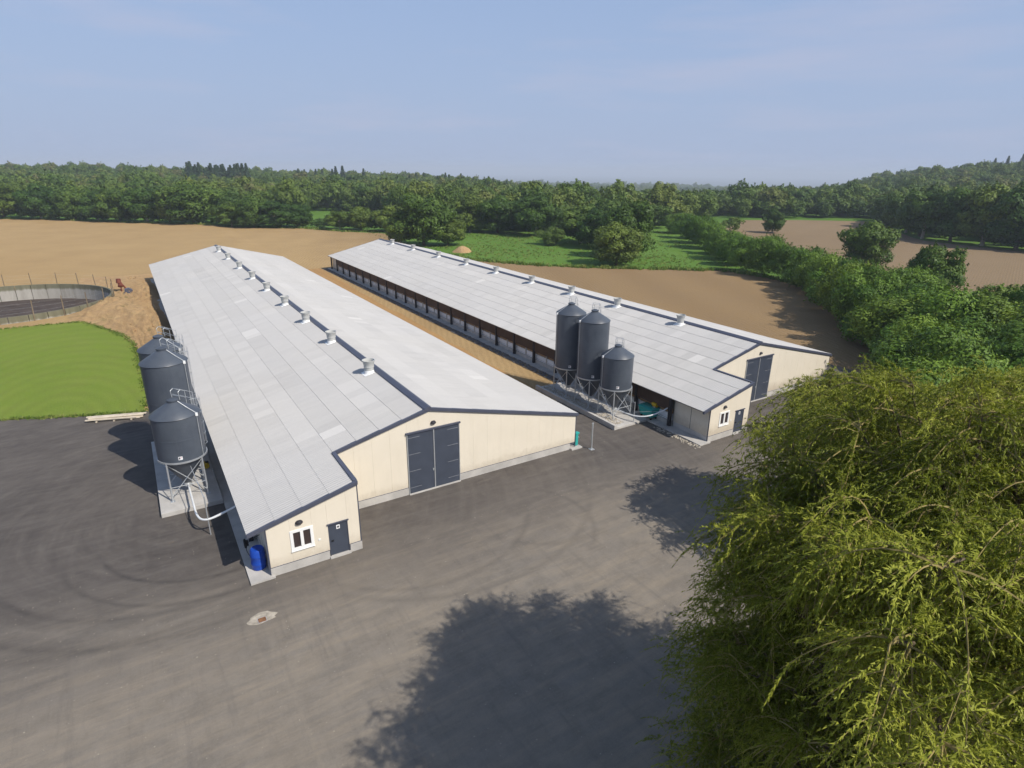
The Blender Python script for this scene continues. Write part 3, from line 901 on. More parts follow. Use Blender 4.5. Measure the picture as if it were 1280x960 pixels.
    for (x0, x1, z0, z1) in ((4.52, 4.68, 1.16, 2.36), (5.56, 5.72, 1.16, 2.36), (4.682, 5.558, 1.16, 1.30), (4.682, 5.558, 2.22, 2.36), (5.04, 5.20, 1.302, 2.218)):
        MB().box(x0, x1, YA + 0.025, YA + 0.098, z0, z1).obj('window_frame', M['white'], w, bevel=0.006)
    MB().box(4.50, 5.74, YA - 0.02, YA + 0.023, 1.12, 1.158).obj('window_sill', M['white'], w)
    MB().box(5.93, 6.05, YA + 0.03, YA + 0.058, 1.33, 1.43).obj('socket_box', M['white'], s)
    # bulkhead lamps: little dark half shells
    for x, y, z in ((5.05, YA, 2.78), (14.75, YG, 4.78)):
        b = MB()
        pr = [(0.01, 0.11), (0.08, 0.10), (0.14, 0.04), (0.17, -0.05), (0.15, -0.08)]
        vs = []; n = 9
        for r_, h_ in pr:
            for k in range(n):
                t = math.pi * k / (n - 1)
                vs.append((x + r_ * math.cos(t) * 1.25, y + 0.058 - r_ * math.sin(t), z + h_))
        fs = [(i * n + k, (i + 1) * n + k, (i + 1) * n + k + 1, i * n + k + 1) for i in range(len(pr) - 1) for k in range(n - 1)]
        b.add(vs, fs)
        lamp = b.obj('wall_lamp', M['post'], s, smooth=True)
        MB().box(x - 0.14, x + 0.14, y - 0.06, y + 0.057, z - 0.09, z - 0.02).obj('lamp_lens', M['timber'], lamp)
    # open side: walkway, posts, board band, side panels
    walk = MB().box(2.33, XW + 0.15, 28.50, YF + 0.5, -0.12, 0.10).obj('walkway', M['concrete'], s)
    wall = MB().box(XW + 0.152, XW + 0.30, YA + 0.14, YF - 0.1, -0.05, 2.78).obj('side_wall', M['concrete_old'], s)
    ys = [32.6 + 4.135 * k for k in range(24)]
    for y in ys:
        MB().box(2.92, 3.17, y - 0.13, y + 0.13, 0.10, 2.78).obj('post', M['post'], s, bevel=0.01)
    for ya, yb in zip(ys, ys[1:]):
        y0, y1 = ya + 0.14, yb - 0.14
        MB().box(3.00, 3.10, y0, y1, 1.50, 2.74).obj('eave_board', M['brown'], s)
        MB().box(3.22, XW + 0.15, y0 - 0.1, y1 + 0.1, 0.10, 0.46).obj('low_wall', M['concrete'], s)
        mid_ = (y0 + y1) / 2
        MB().box(3.30, XW + 0.15, mid_ - 0.09, mid_ + 0.09, 0.462, 1.52).obj('mullion', M['concrete'], s)
        for a, c in ((y0 - 0.08, mid_ - 0.10), (mid_ + 0.10, y1 + 0.08)):
            p = MB().box(3.36, XW + 0.15, a, c, 0.47, 1.08).obj('side_panel', M['panel_white'], s)
            MB().box(3.352, 3.358, a + 0.05, c - 0.05, 0.55, 0.62).obj('panel_rail', M['galv'], p)
            MB().box(3.42, XW + 0.15, a, c, 1.10, 1.50).obj('vent_flap', M['timber'], s)
    # closed bays at both ends of the open side: cream panels
    for a, c in ((YA + 0.14, 30.62), (30.66, 32.45)):
        MB().box(XW - 0.01, XW + 0.15, a, c, 0.50, 2.80).obj('side_wall_panel', M['cream'], s)
    MB().box(XW - 0.03, XW + 0.15, YA + 0.14, 32.45, 0.10, 0.495).obj('plinth', M['concrete'], s)
    MB().box(XW - 0.012, XW + 0.15, 30.622, 30.658, 0.50, 2.80).obj('panel_joint', M['post'], s)
    MB().box(XW - 0.01, XW + 0.15, 127.9, YF - 0.2, 0.30, 2.80).obj('side_wall_panel', M['cream'], s)
    MB().box(2.92, 3.17, YF - 0.6, YF - 0.35, 0.10, 2.78).obj('post', M['post'], s)
    # sunny long wall, back gable and its walkway
    MB().box(XWR - 0.13, XWR, YG + 0.19, YF - 0.1, 0.40, 2.80).obj('long_wall', M['cream'], s)
    MB().box(XWR - 0.45, XWR + 0.55, YG - 0.25, YF + 0.3, -0.12, 0.11).obj('walkway', M['concrete'], s)
    MB().prism_y([(XW, 0.0), (XWR, 0.0), (XWR, zr(XWR) - 0.12), (XA, ZA - 0.12), (XW, zl(XW) - 0.12)], YF - 0.2, YF - 0.1).obj('back_wall', M['cream'], s)
    # nine funnel vents beside the ridge
    for y in (42.1, 51.9, 60.7, 69.9, 79.8, 89.6, 100.3, 111.8, 122.8):
        x = 13.80; z = zl(x)
        p0 = MB()
        hw = 0.52
        p0.add([(x - hw, y - hw, zl(x - hw) + 0.075), (x + hw * 0.55, y - hw, zl(x + hw * 0.55) + 0.075), (x + hw * 0.55, y + hw, zl(x + hw * 0.55) + 0.075), (x - hw, y + hw, zl(x - hw) + 0.075)], [(0, 1, 2, 3)])
        p0.lathe([(0.42, -0.10), (0.37, 0.16), (0.345, 0.26)], (x, y, z), 20, True, False)
        v = p0.obj('roof_vent', M['white'], s, smooth=True)
        MB().lathe([(0.345, 0.22), (0.355, 0.42), (0.355, 0.48), (0.395, 0.51), (0.385, 0.56), (0.385, 0.60), (0.425, 0.88), (0.48, 0.96), (0.49, 1.04), (0.445, 1.04), (0.40, 0.90), (0.36, 0.50)], (x, y, z), 20, False, False).obj('funnel', M['vent'], v, smooth=True)
        MB().lathe([(0.365, 0.52), (0.365, 0.55)], (x, y, z), 16).obj('dark_opening', M['dark'], v)  # black disc put in for the shade inside the funnel
    return s

shed = build_shed('long cream gabled poultry shed standing beside the lawn and slurry pit', 'poultry sheds')
shed2 = copy_tree(shed)
shed2.location = shed.location + Vector((33.559, 0.06, -0.391))
shed2['label'] = 'long cream gabled poultry shed next to the hedgerow, teal container on its walkway'
sr = random.Random(31)
for o in shed2.children:
    if o.name.startswith('roof.') and o.type == 'MESH' and len(o.children) > 50:
        for q in o.children:
            if q.get('kind') == 'stuff': continue
            key = [k for k, me in _sm.items() if me == q.data][0]
            alt = [(k, me) for k, me in _sm.items() if k[:2] == key[:2] and k[2] < 5 and abs(k[2] - 2) < 2]
            if alt and sr.random() < 0.6: q.data = sr.choice(alt)[1]

# ------------------------------------------------------------------ silos and slabs
def silo(cx, cy, z0, ztop, label, group, ladder, strip, sticker):
    s = empty('feed_silo', (cx, cy, z0), label, 'silo', group)
    R = 1.38; zr_ = 2.92 + z0 - 0.0 - z0
    zc = 2.92            # ring height above ground level of the yard
    g = z0
    base = (cx, cy, 0)
    zrel = g - 0.28      # yard level under this slab
    c = (cx, cy, zrel)
    H = ztop
    tank = MB().lathe([(R, zc), (R, zc + (H - zc) * 0.5 - 0.09), (R, zc + (H - zc) * 0.5 - 0.04), (R + 0.012, zc + (H - zc) * 0.5), (R, zc + (H - zc) * 0.5 + 0.04), (R, zc + (H - zc) * 0.5 + 0.09), (R, H - 0.10), (R, H - 0.03), (R + 0.05, H), (R + 0.03, H + 0.04), (R * 0.62, H + 0.40), (0.30, H + 0.76), (0.30, H + 0.86), (0.24, H + 0.90)], c, 40, True, True).obj('tank', M['silo'], s, smooth=True)
    MB().lathe([(0.33, H + 0.84), (0.33, H + 0.91), (0.12, H + 1.0)], c, 18).obj('lid', M['silo'], tank, smooth=True)
    MB().lathe([(0.20, 0.92), (0.26, 1.05), (R - 0.03, zc - 0.02)], c, 32).obj('hopper', M['silo'], s, smooth=True)
    MB().lathe([(0.23, 0.70), (0.23, 0.96)], c, 14).obj('outlet_boot', M['galv'], s, smooth=True)
    MB().lathe([(R + 0.012, zc - 0.05), (R + 0.06, zc - 0.05), (R + 0.06, zc + 0.05), (R + 0.012, zc + 0.05)], c, 40, False, False).obj('support_ring', M['galv'], s)
    legs = []
    for k in range(4):
        a = math.pi / 4 + k * math.pi / 2
        top = Vector((cx + 1.40 * math.cos(a), cy + 1.40 * math.sin(a), zrel + zc + 0.02)); bot = Vector((cx + 1.44 * math.cos(a), cy + 1.44 * math.sin(a), g))
        legs.append((top, bot))
        lg = MB().tube([bot, top], 0.055, 6).obj('leg', M['galv'], s)
        MB().box(bot.x - 0.13, bot.x + 0.13, bot.y - 0.13, bot.y + 0.13, g - 0.01, g + 0.03).obj('foot_plate', M['galv'], lg)
    for k in range(4):
        t0, b0 = legs[k]; t1, b1 = legs[(k + 1) % 4]
        for p, q in ((t0.lerp(b0, 0.05), b1.lerp(t1, 0.12)), (t1.lerp(b1, 0.05), b0.lerp(t0, 0.12))):
            MB().tube([p, q], 0.027, 5).obj('brace', M['galv'], s)
        if k % 2 == 0:
            MB().tube([b0.lerp(t0, 0.35), b1.lerp(t1, 0.35)], 0.022, 5).obj('brace', M['galv'], s)
    # ladder with a safety cage on the far side and rails at the lid
    a = math.radians(ladder); ca, sa = math.cos(a), math.sin(a)
    def P(rad, tan, z): return (cx + rad * ca - tan * sa, cy + rad * sa + tan * ca, zrel + z)
    ld = MB()
    for t in (-0.2, 0.2): ld.tube([P(R + 0.16, t, zc - 0.55), P(R + 0.16, t, H + 0.55)], 0.022, 5)
    lo = ld.obj('ladder', M['galv'], s)
    rung = MB()
    z = zc - 0.45
    while z < H + 0.1:
        rung.tube([P(R + 0.16, -0.2, z), P(R + 0.16, 0.2, z)], 0.014, 4); z += 0.3
    rung.obj('rungs', M['galv'], lo)
    cage = MB()
    z = zc + 0.1
    while z < H + 0.6:
        cage.tube([P(R + 0.16 + 0.42 * math.sin(u), 0.36 * math.cos(u) * 1.0, z) for u in [math.pi * i / 8 for i in range(9)]], 0.016, 4); z += 0.75
    for u in (0.5, 1.57, 2.64):
        cage.tube([P(R + 0.16 + 0.42 * math.sin(u), 0.36 * math.cos(u), zc + 0.1), P(R + 0.16 + 0.42 * math.sin(u), 0.36 * math.cos(u), H + 0.55)], 0.012, 4)
    cage.obj('safety_cage', M['galv'], lo)
    rail = MB()
    for t in (-0.3, 0.3):
        rail.tube([P(R - 0.1, t, H + 0.05), P(R - 0.1, t, H + 1.0), P(0.45, t, H + 1.45), P(0.25, t, H + 1.35), P(0.30, t, H + 0.82)], 0.02, 5)
        rail.tube([P(R - 0.1, t, H + 0.55), P(0.36, t, H + 1.10)], 0.016, 4)
    for (rr, zz) in ((0.45, 1.45), (0.9, 1.22), (0.33, 1.05)):
        rail.tube([P(rr, -0.3, H + zz), P(rr, 0.3, H + zz)], 0.016, 4)
    rail.obj('lid_railing', M['galv'], s)
    # filler cable / level strip down one side
    a2 = math.radians(strip)
    q = lambda r_, z_: (cx + r_ * math.cos(a2), cy + r_ * math.sin(a2), zrel + z_)
    MB().tube([q(0.34, H + 0.80), q(R * 0.62, H + 0.44), q(R + 0.05, H + 0.08), q(R + 0.04, H - 0.12), q(R + 0.03, zc + 0.06)], 0.022, 5).obj('level_line', M['galv'], s)
    hd = q(R + 0.05, H + 0.0)
    MB().box(hd[0] - 0.07, hd[0] + 0.07, hd[1] - 0.07, hd[1] + 0.07, hd[2] - 0.10, hd[2] + 0.08).obj('line_bracket', M['white'], s)
    # white sticker with a dark mark, bent to the shell
    a3 = math.radians(sticker); w = 0.085
    def plate(a0, a1, z0_, z1_, rr, m, nm, par):
        vs = []
        for i in range(5):
            t = a0 + (a1 - a0) * i / 4
            for zz in (z0_, z1_): vs.append((cx + rr * math.cos(t), cy + rr * math.sin(t), zrel + zz))
        fs = [(2 * i, 2 * i + 2, 2 * i + 3, 2 * i + 1) for i in range(4)]
        return MB().add(vs, fs).obj(nm, m, par)
    st = plate(a3 - w, a3 + w, zc + 0.22, zc + 0.44, R + 0.006, M['sign'], 'label_plate', s)
    plate(a3 - w * 0.75, a3 - w * 0.15, zc + 0.27, zc + 0.40, R + 0.010, M['ink'], 'label_mark', st)
    plate(a3 + w * 0.05, a3 + w * 0.6, zc + 0.34, zc + 0.38, R + 0.010, M['redink'], 'label_mark', st)
    return s

def slab(name, x0, x1, y0, y1, z0, z1, label):
    b = MB().box(x0, x1, y0, y1, z0, z1)
    return tag(b.obj(name, M['concrete'], None, bevel=0.02), label, None, None, 'structure')
slab('concrete_slab', -1.14, 2.325, 38.0, 50.0, -0.1, 0.28, 'pale concrete slab carrying the three silos by the lawn side shed')
g2 = 'feed silos beside the shed next to the lawn'; g3 = 'feed silos beside the shed next to the hedgerow'
silo(0.62, 40.3, 0.28, 5.75, 'short dark grey feed silo on the slab beside the lawn side shed', g2, 40, -37, -97)
silo(0.62, 43.9, 0.28, 8.15, 'tall dark grey silo in the middle of the row beside the lawn side shed', g2, 40, -37, -97)
silo(0.62, 47.4, 0.28, 8.15, 'tall dark grey silo at the pit end of the row beside the lawn', g2, 40, -37, -97)
zs2 = -0.39
b = MB().box(32.1, 35.86, 34.5, 46.2, zs2 - 0.1, zs2 + 0.20)
sl2 = tag(b.obj('concrete_slab', M['concrete'], None, bevel=0.02), 'pale concrete slab with raised kerb carrying the three silos between the sheds', None, None, 'structure')
MB().box(32.06, 32.32, 34.46, 46.3, zs2 - 0.1, zs2 + 0.42).obj('kerb', M['concrete'], sl2, bevel=0.02)
silo(34.15, 36.95, zs2 + 0.20, 5.75, 'short dark grey feed silo on the slab between the two sheds', g3, 40, 168, -125)
silo(34.15, 40.3, zs2 + 0.20, 8.15, 'tall dark grey silo in the middle of the row between the sheds', g3, 40, 168, -125)
silo(34.15, 43.7, zs2 + 0.20, 8.15, 'tall dark grey silo at the field end of the row between the sheds', g3, 40, 168, -125)

# auger pipes
def smooth_path(P, n=6):
    P = [Vector(p) for p in P]; out = []
    for i in range(len(P) - 1):
        p0 = P[max(0, i - 1)]; p1 = P[i]; p2 = P[i + 1]; p3 = P[min(len(P) - 1, i + 2)]
        for k in range(n):
            t = k / n
            out.append(0.5 * ((2 * p1) + (p2 - p0) * t + (2 * p0 - 5 * p1 + 4 * p2 - p3) * t * t + (3 * p1 - p0 - 3 * p2 + p3) * t ** 3))
    return out + [P[-1]]
def auger(pts, post, label):
    s = empty('auger_pipe', (post[0], post[1], post[2]), label, 'pipe', 'white feed auger pipes')
    MB().tube(smooth_path(pts, 6), 0.062, 8).obj('pipe', M['pipe'], s, smooth=True)
    MB().tube([post[:3], (post[0], post[1], post[3])], 0.035, 6).obj('support_post', M['galv'], s)
    MB().tube([(post[0], post[1], post[3] - 0.1), (post[4], post[5], post[6])], 0.022, 5).obj('stay', M['galv'], s)
    MB().tube([(post[0], post[1], post[3] * 0.42), (pts[-2][0], pts[-2][1], pts[-2][2])], 0.012, 4).obj('bracket', M['galv'], s)
auger([(0.62, 46.5, 0.85), (0.62, 40.3, 0.85), (0.64, 37.6, 0.92), (0.68, 35.6, 0.95), (0.95, 34.75, 0.98), (1.6, 34.45, 1.15), (2.9, 34.1, 1.75), (3.5, 33.95, 2.0)], (1.17, 34.58, 0.0, 2.5, 0.9, 38.9, 2.6), 'curved white auger pipe from the silos into the lawn side shed')
auger([(34.15, 42.6, 0.36), (34.15, 36.95, 0.36), (34.2, 35.3, 0.40), (34.5, 34.3, 0.44), (35.1, 33.6, 0.60), (36.1, 33.1, 1.0), (37.05, 32.85, 1.5)], (34.5, 34.75, zs2 + 0.2, 1.6, 34.6, 35.9, 1.9), 'curved white auger pipe from the silos into the hedgerow side shed')

# ------------------------------------------------------------------ small things of the yard
def barrel():
    c = (2.98, 29.75, 0.10)
    s = empty('blue_barrel', c, 'tall blue plastic barrel standing on the walkway at the shed corner', 'barrel')
    MB().lathe([(0.32, 0.0), (0.36, 0.04), (0.37, 0.30), (0.39, 0.34), (0.39, 0.39), (0.37, 0.43), (0.37, 0.75), (0.39, 0.79), (0.39, 0.84), (0.37, 0.88), (0.36, 1.12), (0.31, 1.20), (0.29, 1.18)], c, 24).obj('drum', M['blue'], s, smooth=True)
    MB().lathe([(0.05, 1.12), (0.05, 1.17)], (c[0] + 0.12, c[1], c[2]), 10).obj('bung', M['black'], s)
    MB().lathe([(0.05, 1.12), (0.05, 1.17)], (c[0] - 0.12, c[1], c[2]), 10).obj('bung', M['black'], s)
barrel()
def fan():
    c = Vector((2.66, 31.3, 0.80))
    s = empty('hose_reel', (2.66, 31.3, 0.80), 'small black hose reel on a wall bracket beside the blue barrel', 'hose reel')
    b = MB()
    ring = [(c.x - 0.06, c.y + 0.22 * math.cos(t), c.z + 0.22 * math.sin(t)) for t in [2 * math.pi * i / 16 for i in range(16)]]
    b.tube(ring, 0.06, 6, True); b.obj('hose_coil', M['black'], s, smooth=True)
    b = MB().tube([(c.x - 0.12, c.y, c.z), (c.x + 0.10, c.y, c.z)], 0.17, 14); b.obj('drum', M['post'], s, smooth=True)
    MB().tube([(c.x + 0.06, c.y, c.z), (c.x + 0.40, c.y, c.z + 0.20), (c.x + 0.74, c.y, c.z + 0.30)], 0.02, 5).obj('bracket', M['black'], s)
    MB().tube(smooth_path([(c.x - 0.06, c.y - 0.22, c.z), (c.x - 0.06, c.y - 0.30, c.z - 0.3), (c.x + 0.05, c.y - 0.40, c.z - 0.6), (c.x + 0.2, c.y - 0.6, c.z - 0.685)]), 0.016, 5).obj('loose_hose', M['black'], s)
fan()
def steel_pole():
    x, y = 27.55, 32.0
    s = empty('steel_pole', (x, y, 0.0), 'thin galvanised steel pole on a foot plate at the shed corner', 'pole')
    MB().tube([(x, y, 0), (x, y, 2.15)], 0.055, 10).obj('tube', M['galv'], s, smooth=True)
    MB().box(x - 0.18, x + 0.18, y - 0.18, y + 0.18, -0.01, 0.035).obj('foot_plate', M['galv'], s)
    MB().lathe([(0.07, 2.14), (0.07, 2.20), (0.02, 2.23)], (x, y, 0), 10).obj('cap', M['galv'], s)
steel_pole()
def teal_pump():
    x, y = 26.83, 33.05
    s = empty('tap_column', (x, y, 0.11), 'slim teal plastic tap column beside the shed corner near the steel pole', 'water tap')
    MB().prism_z([(x - 0.13, y - 0.12), (x + 0.13, y - 0.12), (x + 0.13, y + 0.12), (x - 0.13, y + 0.12)], 0.11, 1.05).obj('column', M['teal'], s, bevel=0.03)
    MB().prism_z([(x - 0.15, y - 0.15), (x + 0.22, y - 0.15), (x + 0.22, y + 0.15), (x - 0.15, y + 0.15)], 1.052, 1.20).obj('head', M['teal'], s, bevel=0.03)
    MB().tube([(x + 0.13, y - 0.05, 0.8), (x + 0.24, y - 0.05, 0.78), (x + 0.25, y - 0.05, 0.68)], 0.025, 6).obj('tap', M['galv'], s)
teal_pump()
def teal_container():
    x0, x1, y0, y1, z = 35.95, 36.95, 34.15, 35.75, -0.29
    s = empty('wheeled_container', (36.45, 34.95, z), 'teal four wheeled plastic waste container on the walkway beneath the auger pipe', 'waste container')
    b = MB()
    t = 0.10
    b.add([(x0 + t, y0 + t, z + 0.22), (x1 - t, y0 + t, z + 0.22), (x1 - t, y1 - t, z + 0.22), (x0 + t, y1 - t, z + 0.22), (x0, y0, z + 0.95), (x1, y0, z + 0.95), (x1, y1, z + 0.95), (x0, y1, z + 0.95)],
          [(0, 3, 2, 1), (4, 5, 6, 7), (0, 1, 5, 4), (1, 2, 6, 5), (2, 3, 7, 6), (3, 0, 4, 7)])
    b.obj('body', M['teal'], s, bevel=0.04)
    MB().prism_y([(x0 - 0.05, z + 0.952), (x1 + 0.05, z + 0.952), (x1 + 0.05, z + 1.06), (x0 + 0.25, z + 1.10), (x0 - 0.05, z + 1.02)], y0 - 0.05, y1 + 0.05).obj('lid', M['teal'], s, bevel=0.03)
    for x in (x0 + 0.2, x1 - 0.2):
        for y in (y0 + 0.22, y1 - 0.22):
            MB().tube([(x - 0.03, y, z + 0.11), (x + 0.03, y, z + 0.11)], 0.11, 14).obj('wheel', M['black'], s, smooth=True)
            MB().box(x - 0.05, x + 0.05, y - 0.04, y + 0.04, z + 0.16, z + 0.25).obj('castor', M['galv'], s)
    MB().tube([(x0 - 0.06, y0 + 0.3, z + 0.8), (x0 - 0.12, y0 + 0.3, z + 0.8), (x0 - 0.12, y1 - 0.3, z + 0.8), (x0 - 0.06, y1 - 0.3, z + 0.8)], 0.02, 6).obj('handle', M['teal'], s)
teal_container()
def yellow_motor(loc, label):
    x, y, z = loc
    s = empty('auger_motor', loc, label, 'motor', 'yellow auger motors')
    MB().tube([(x, y - 0.28, z + 0.25), (x, y + 0.2, z + 0.25)], [0.20, 0.20], 14).obj('housing', M['yellow'], s, smooth=True)
    MB().tube([(x, y + 0.201, z + 0.25), (x, y + 0.36, z + 0.25)], [0.16, 0.10], 12).obj('gear_cone', M['yellow'], s, smooth=True)
    MB().box(x - 0.15, x + 0.15, y - 0.2, y + 0.15, z, z + 0.08).obj('foot', M['galv'], s)
    MB().box(x - 0.02, x + 0.19, y - 0.12, y + 0.05, z + 0.40, z + 0.50).obj('terminal_box', M['black'], s)
yellow_motor((1.95, 43.2, 0.28), 'small yellow motor on the slab behind the short silo by the lawn side shed')
yellow_motor((36.6, 34.45, -0.29 + 1.10), 'small yellow motor on the lid of the teal container')

# timber stack
def planks():
    s = empty('plank_stack', (-3.45, 57.4, 0.0), 'stack of pale sawn planks lying at the edge of the lawn', 'planks')
    r = random.Random(2)
    ang = math.atan2(56.75 - 58.05, 4.2)
    def plank(cx, cy, z, L, w, h, a, nm='plank'):
        ca, sa = math.cos(a), math.sin(a)
        vs = []
        for zz in (z, z + h):
            for (u, v) in ((-L / 2, -w / 2), (L / 2, -w / 2), (L / 2, w / 2), (-L / 2, w / 2)):
                vs.append((cx + u * ca - v * sa, cy + u * sa + v * ca, zz))
        MB().add(vs, [(0, 3, 2, 1), (4, 5, 6, 7), (0, 1, 5, 4), (1, 2, 6, 5), (2, 3, 7, 6), (3, 0, 4, 7)]).obj(nm, M['plank'], s)
    for k in (-1.3, 0, 1.3):
        plank(-3.45 + k * math.cos(ang), 57.4 + k * math.sin(ang), -0.005, 0.1, 1.1, 0.09, ang, 'bearer')
    for lay in range(3):
        for i in range(5 - lay):
            off = (i - (4 - lay) / 2) * 0.21 + r.uniform(-0.02, 0.02)
            plank(-3.45 - off * math.sin(ang) + r.uniform(-0.25, 0.25) * math.cos(ang), 57.4 + off * math.cos(ang), 0.087 + lay * 0.085, 4.0 + r.uniform(-0.6, 0.3), 0.17, 0.075, ang + r.uniform(-0.03, 0.03))
planks()

# drain patch on the yard
def drain():
    s = empty('drain_cover', (2.3, 25.65, 0), 'rusty drain cover set in a rough pale cement patch on the asphalt', 'drain cover')
    r = random.Random(6)
    pol = [(2.35 + (0.62 + r.uniform(-0.12, 0.14)) * math.cos(t), 25.75 + (0.38 + r.uniform(-0.08, 0.1)) * math.sin(t)) for t in [2 * math.pi * i / 18 for i in range(18)]]
    MB().prism_z(pol, -0.02, 0.018).obj('cement_patch', M['stone'], s, bevel=0.006)
    MB().box(2.12, 2.52, 25.42, 25.78, 0.0, 0.030).obj('frame', M['galv'], s)
    c = MB().box(2.145, 2.495, 25.445, 25.755, 0.005, 0.036).obj('cover', M['iron'], s)
drain()

# slurry pit
def slurry_pit():
    s = empty('slurry_pit', (PIT[0], PIT[1], 0), 'round concrete slurry pit with a ring of fence posts beside the lawn', 'slurry pit')
    n = 40
    for k in range(n):        # precast wall panels
        a0, a1 = 2 * math.pi * k / n + 0.003, 2 * math.pi * (k + 1) / n - 0.003
        m = 3
        pin = [(PIT[0] + (PR - 0.30) * math.cos(a0 + (a1 - a0) * i / m), PIT[1] + (PR - 0.30) * math.sin(a0 + (a1 - a0) * i / m)) for i in range(m + 1)]
        pout = [(PIT[0] + PR * math.cos(a0 + (a1 - a0) * i / m), PIT[1] + PR * math.sin(a0 + (a1 - a0) * i / m)) for i in range(m + 1)]
        MB().prism_z(pout + pin[::-1], -2.6, 0.85).obj('wall_panel', M['pit_wall'], s)
    MB().lathe([(PR - 0.31, -1.75), (PR - 0.31, -1.65)], (PIT[0], PIT[1], 0), 48).obj('slurry_crust', M['slurry'], s)
    np_ = 24
    tops = []
    r = random.Random(3)
    for k in range(np_):
        a = 2 * math.pi * (k + 0.35) / np_
        x, y = PIT[0] + (PR + 0.08) * math.cos(a), PIT[1] + (PR + 0.08) * math.sin(a)
        lx, ly = r.uniform(-0.12, 0.12), r.uniform(-0.12, 0.12)
        MB().tube([(x, y, -0.05), (x + lx, y + ly, 2.75 + r.uniform(-0.1, 0.15))], [0.075, 0.06], 7).obj('fence_post', M['fencepost'], s)
        tops.append((x, y, lx, ly))
    for z in (1.25, 1.85, 2.45):
        pts = [(x + lx * z / 2.75, y + ly * z / 2.75, z) for x, y, lx, ly in tops]
        MB().tube(pts, 0.004, 4, True).obj('fence_wire', M['galv'], s)
    MB().tube([(PIT[0] - 0.2, PIT[1] - 12.2, -1.6), (PIT[0] - 1.5, PIT[1] - 12.0, 1.3)], 0.20, 10).obj('stirrer_pipe', M['pipe'], s, smooth=True)
def pit_wall_mat():
    m, nt, b = new_mat('pit_wall', 0.9, 0.2)
    v = pos(nt)
    st = noise(nt, pos(nt, (1.2, 1.2, 0.25)), 0.9, 5, 0.65)
    sep = N(nt, 'ShaderNodeSeparateXYZ'); g = N(nt, 'ShaderNodeNewGeometry'); nt.links.new(g.outputs['Position'], sep.inputs[0])
    mr = N(nt, 'ShaderNodeMapRange'); mr.inputs['From Min'].default_value = 0.05; mr.inputs['From Max'].default_value = 0.35
    nt.links.new(math_(nt, 'ADD', sep.outputs[2], math_(nt, 'MULTIPLY', st, 0.3)), mr.inputs['Value'])
    low = mix(nt, st, (0.43, 0.405, 0.36), (0.29, 0.27, 0.235))
    top = mix(nt, st, (0.20, 0.19, 0.125), (0.13, 0.125, 0.085))   # mossy rim
    nt.links.new(mix(nt, mr.outputs['Result'], low, top), b.inputs['Base Color'])
    return m
M['pit_wall'] = pit_wall_mat()
slurry_pit()
def slurry_pump():
    x, y, z = -2.35, 121.0, 0.35
    s = empty('slurry_pump', (x, y, z), 'rust red slurry pump on a leg beside the pit fence', 'pump')
    MB().tube([(x, y, z - 0.2), (x - 0.05, y, z + 1.2)], 0.09, 8).obj('leg', M['rust'], s)
    MB().tube([(x - 0.42, y, z + 0.95), (x - 0.1, y, z + 0.9), (x + 0.30, y, z + 0.95)], [0.34, 0.46, 0.36], 12).obj('casing', M['rust'], s, smooth=True)
    MB().tube([(x - 0.22, y, z + 1.25), (x - 0.2, y, z + 1.95)], [0.40, 0.34], 12).obj('motor', M['rust'], s, smooth=True)
    MB().tube([(x + 0.25, y, z + 0.95), (x + 0.5, y, z + 0.5), (x + 0.7, y, z - 0.2)], 0.13, 8).obj('drop_pipe', M['rust'], s, smooth=True)
    b = empty('pump_cover', (-1.35, 118.6, 0.4), 'low blue grey sheet metal cover beside the red pump', 'cover')
    MB().prism_y([(-2.0, 0.2), (-0.7, 0.2), (-0.8, 0.75), (-1.3, 1.05), (-1.9, 0.9)], 118.2, 119.1).obj('hood', M['trim'], b, bevel=0.03)
    MB().box(-2.1, -0.6, 118.15, 119.15, 0.1, 0.22).obj('base', M['concrete_old'], b)
slurry_pump()

def spoil(x, y, r_, h, label):
    rr = random.Random(int(x * 7))
    b = MB(); vs = []; fs = []; seg, rings = 18, 6
    for i in range(rings):
        t = i / (rings - 1)
        for k in range(seg):
            a = 2 * math.pi * k / seg
            q = r_ * (1 - t) * (1 + rr.uniform(-0.12, 0.12))
            vs.append((x + q * math.cos(a), y + q * math.sin(a), gh(x) - 0.1 + h * (1 - (1 - t) ** 1.7) + rr.uniform(-0.06, 0.06) * (i > 0)))
    for i in range(rings - 1):
        for k in range(seg):
            fs.append((i * seg + k, i * seg + (k + 1) % seg, (i + 1) * seg + (k + 1) % seg, (i + 1) * seg + k))
    tag(b.add(vs, fs).obj('soil_heap', M['bank'], None, smooth=True), label, 'soil heap')
spoil(75.5, 145.0, 2.7, 1.6, 'small heap of bare orange soil beside the green meadow')

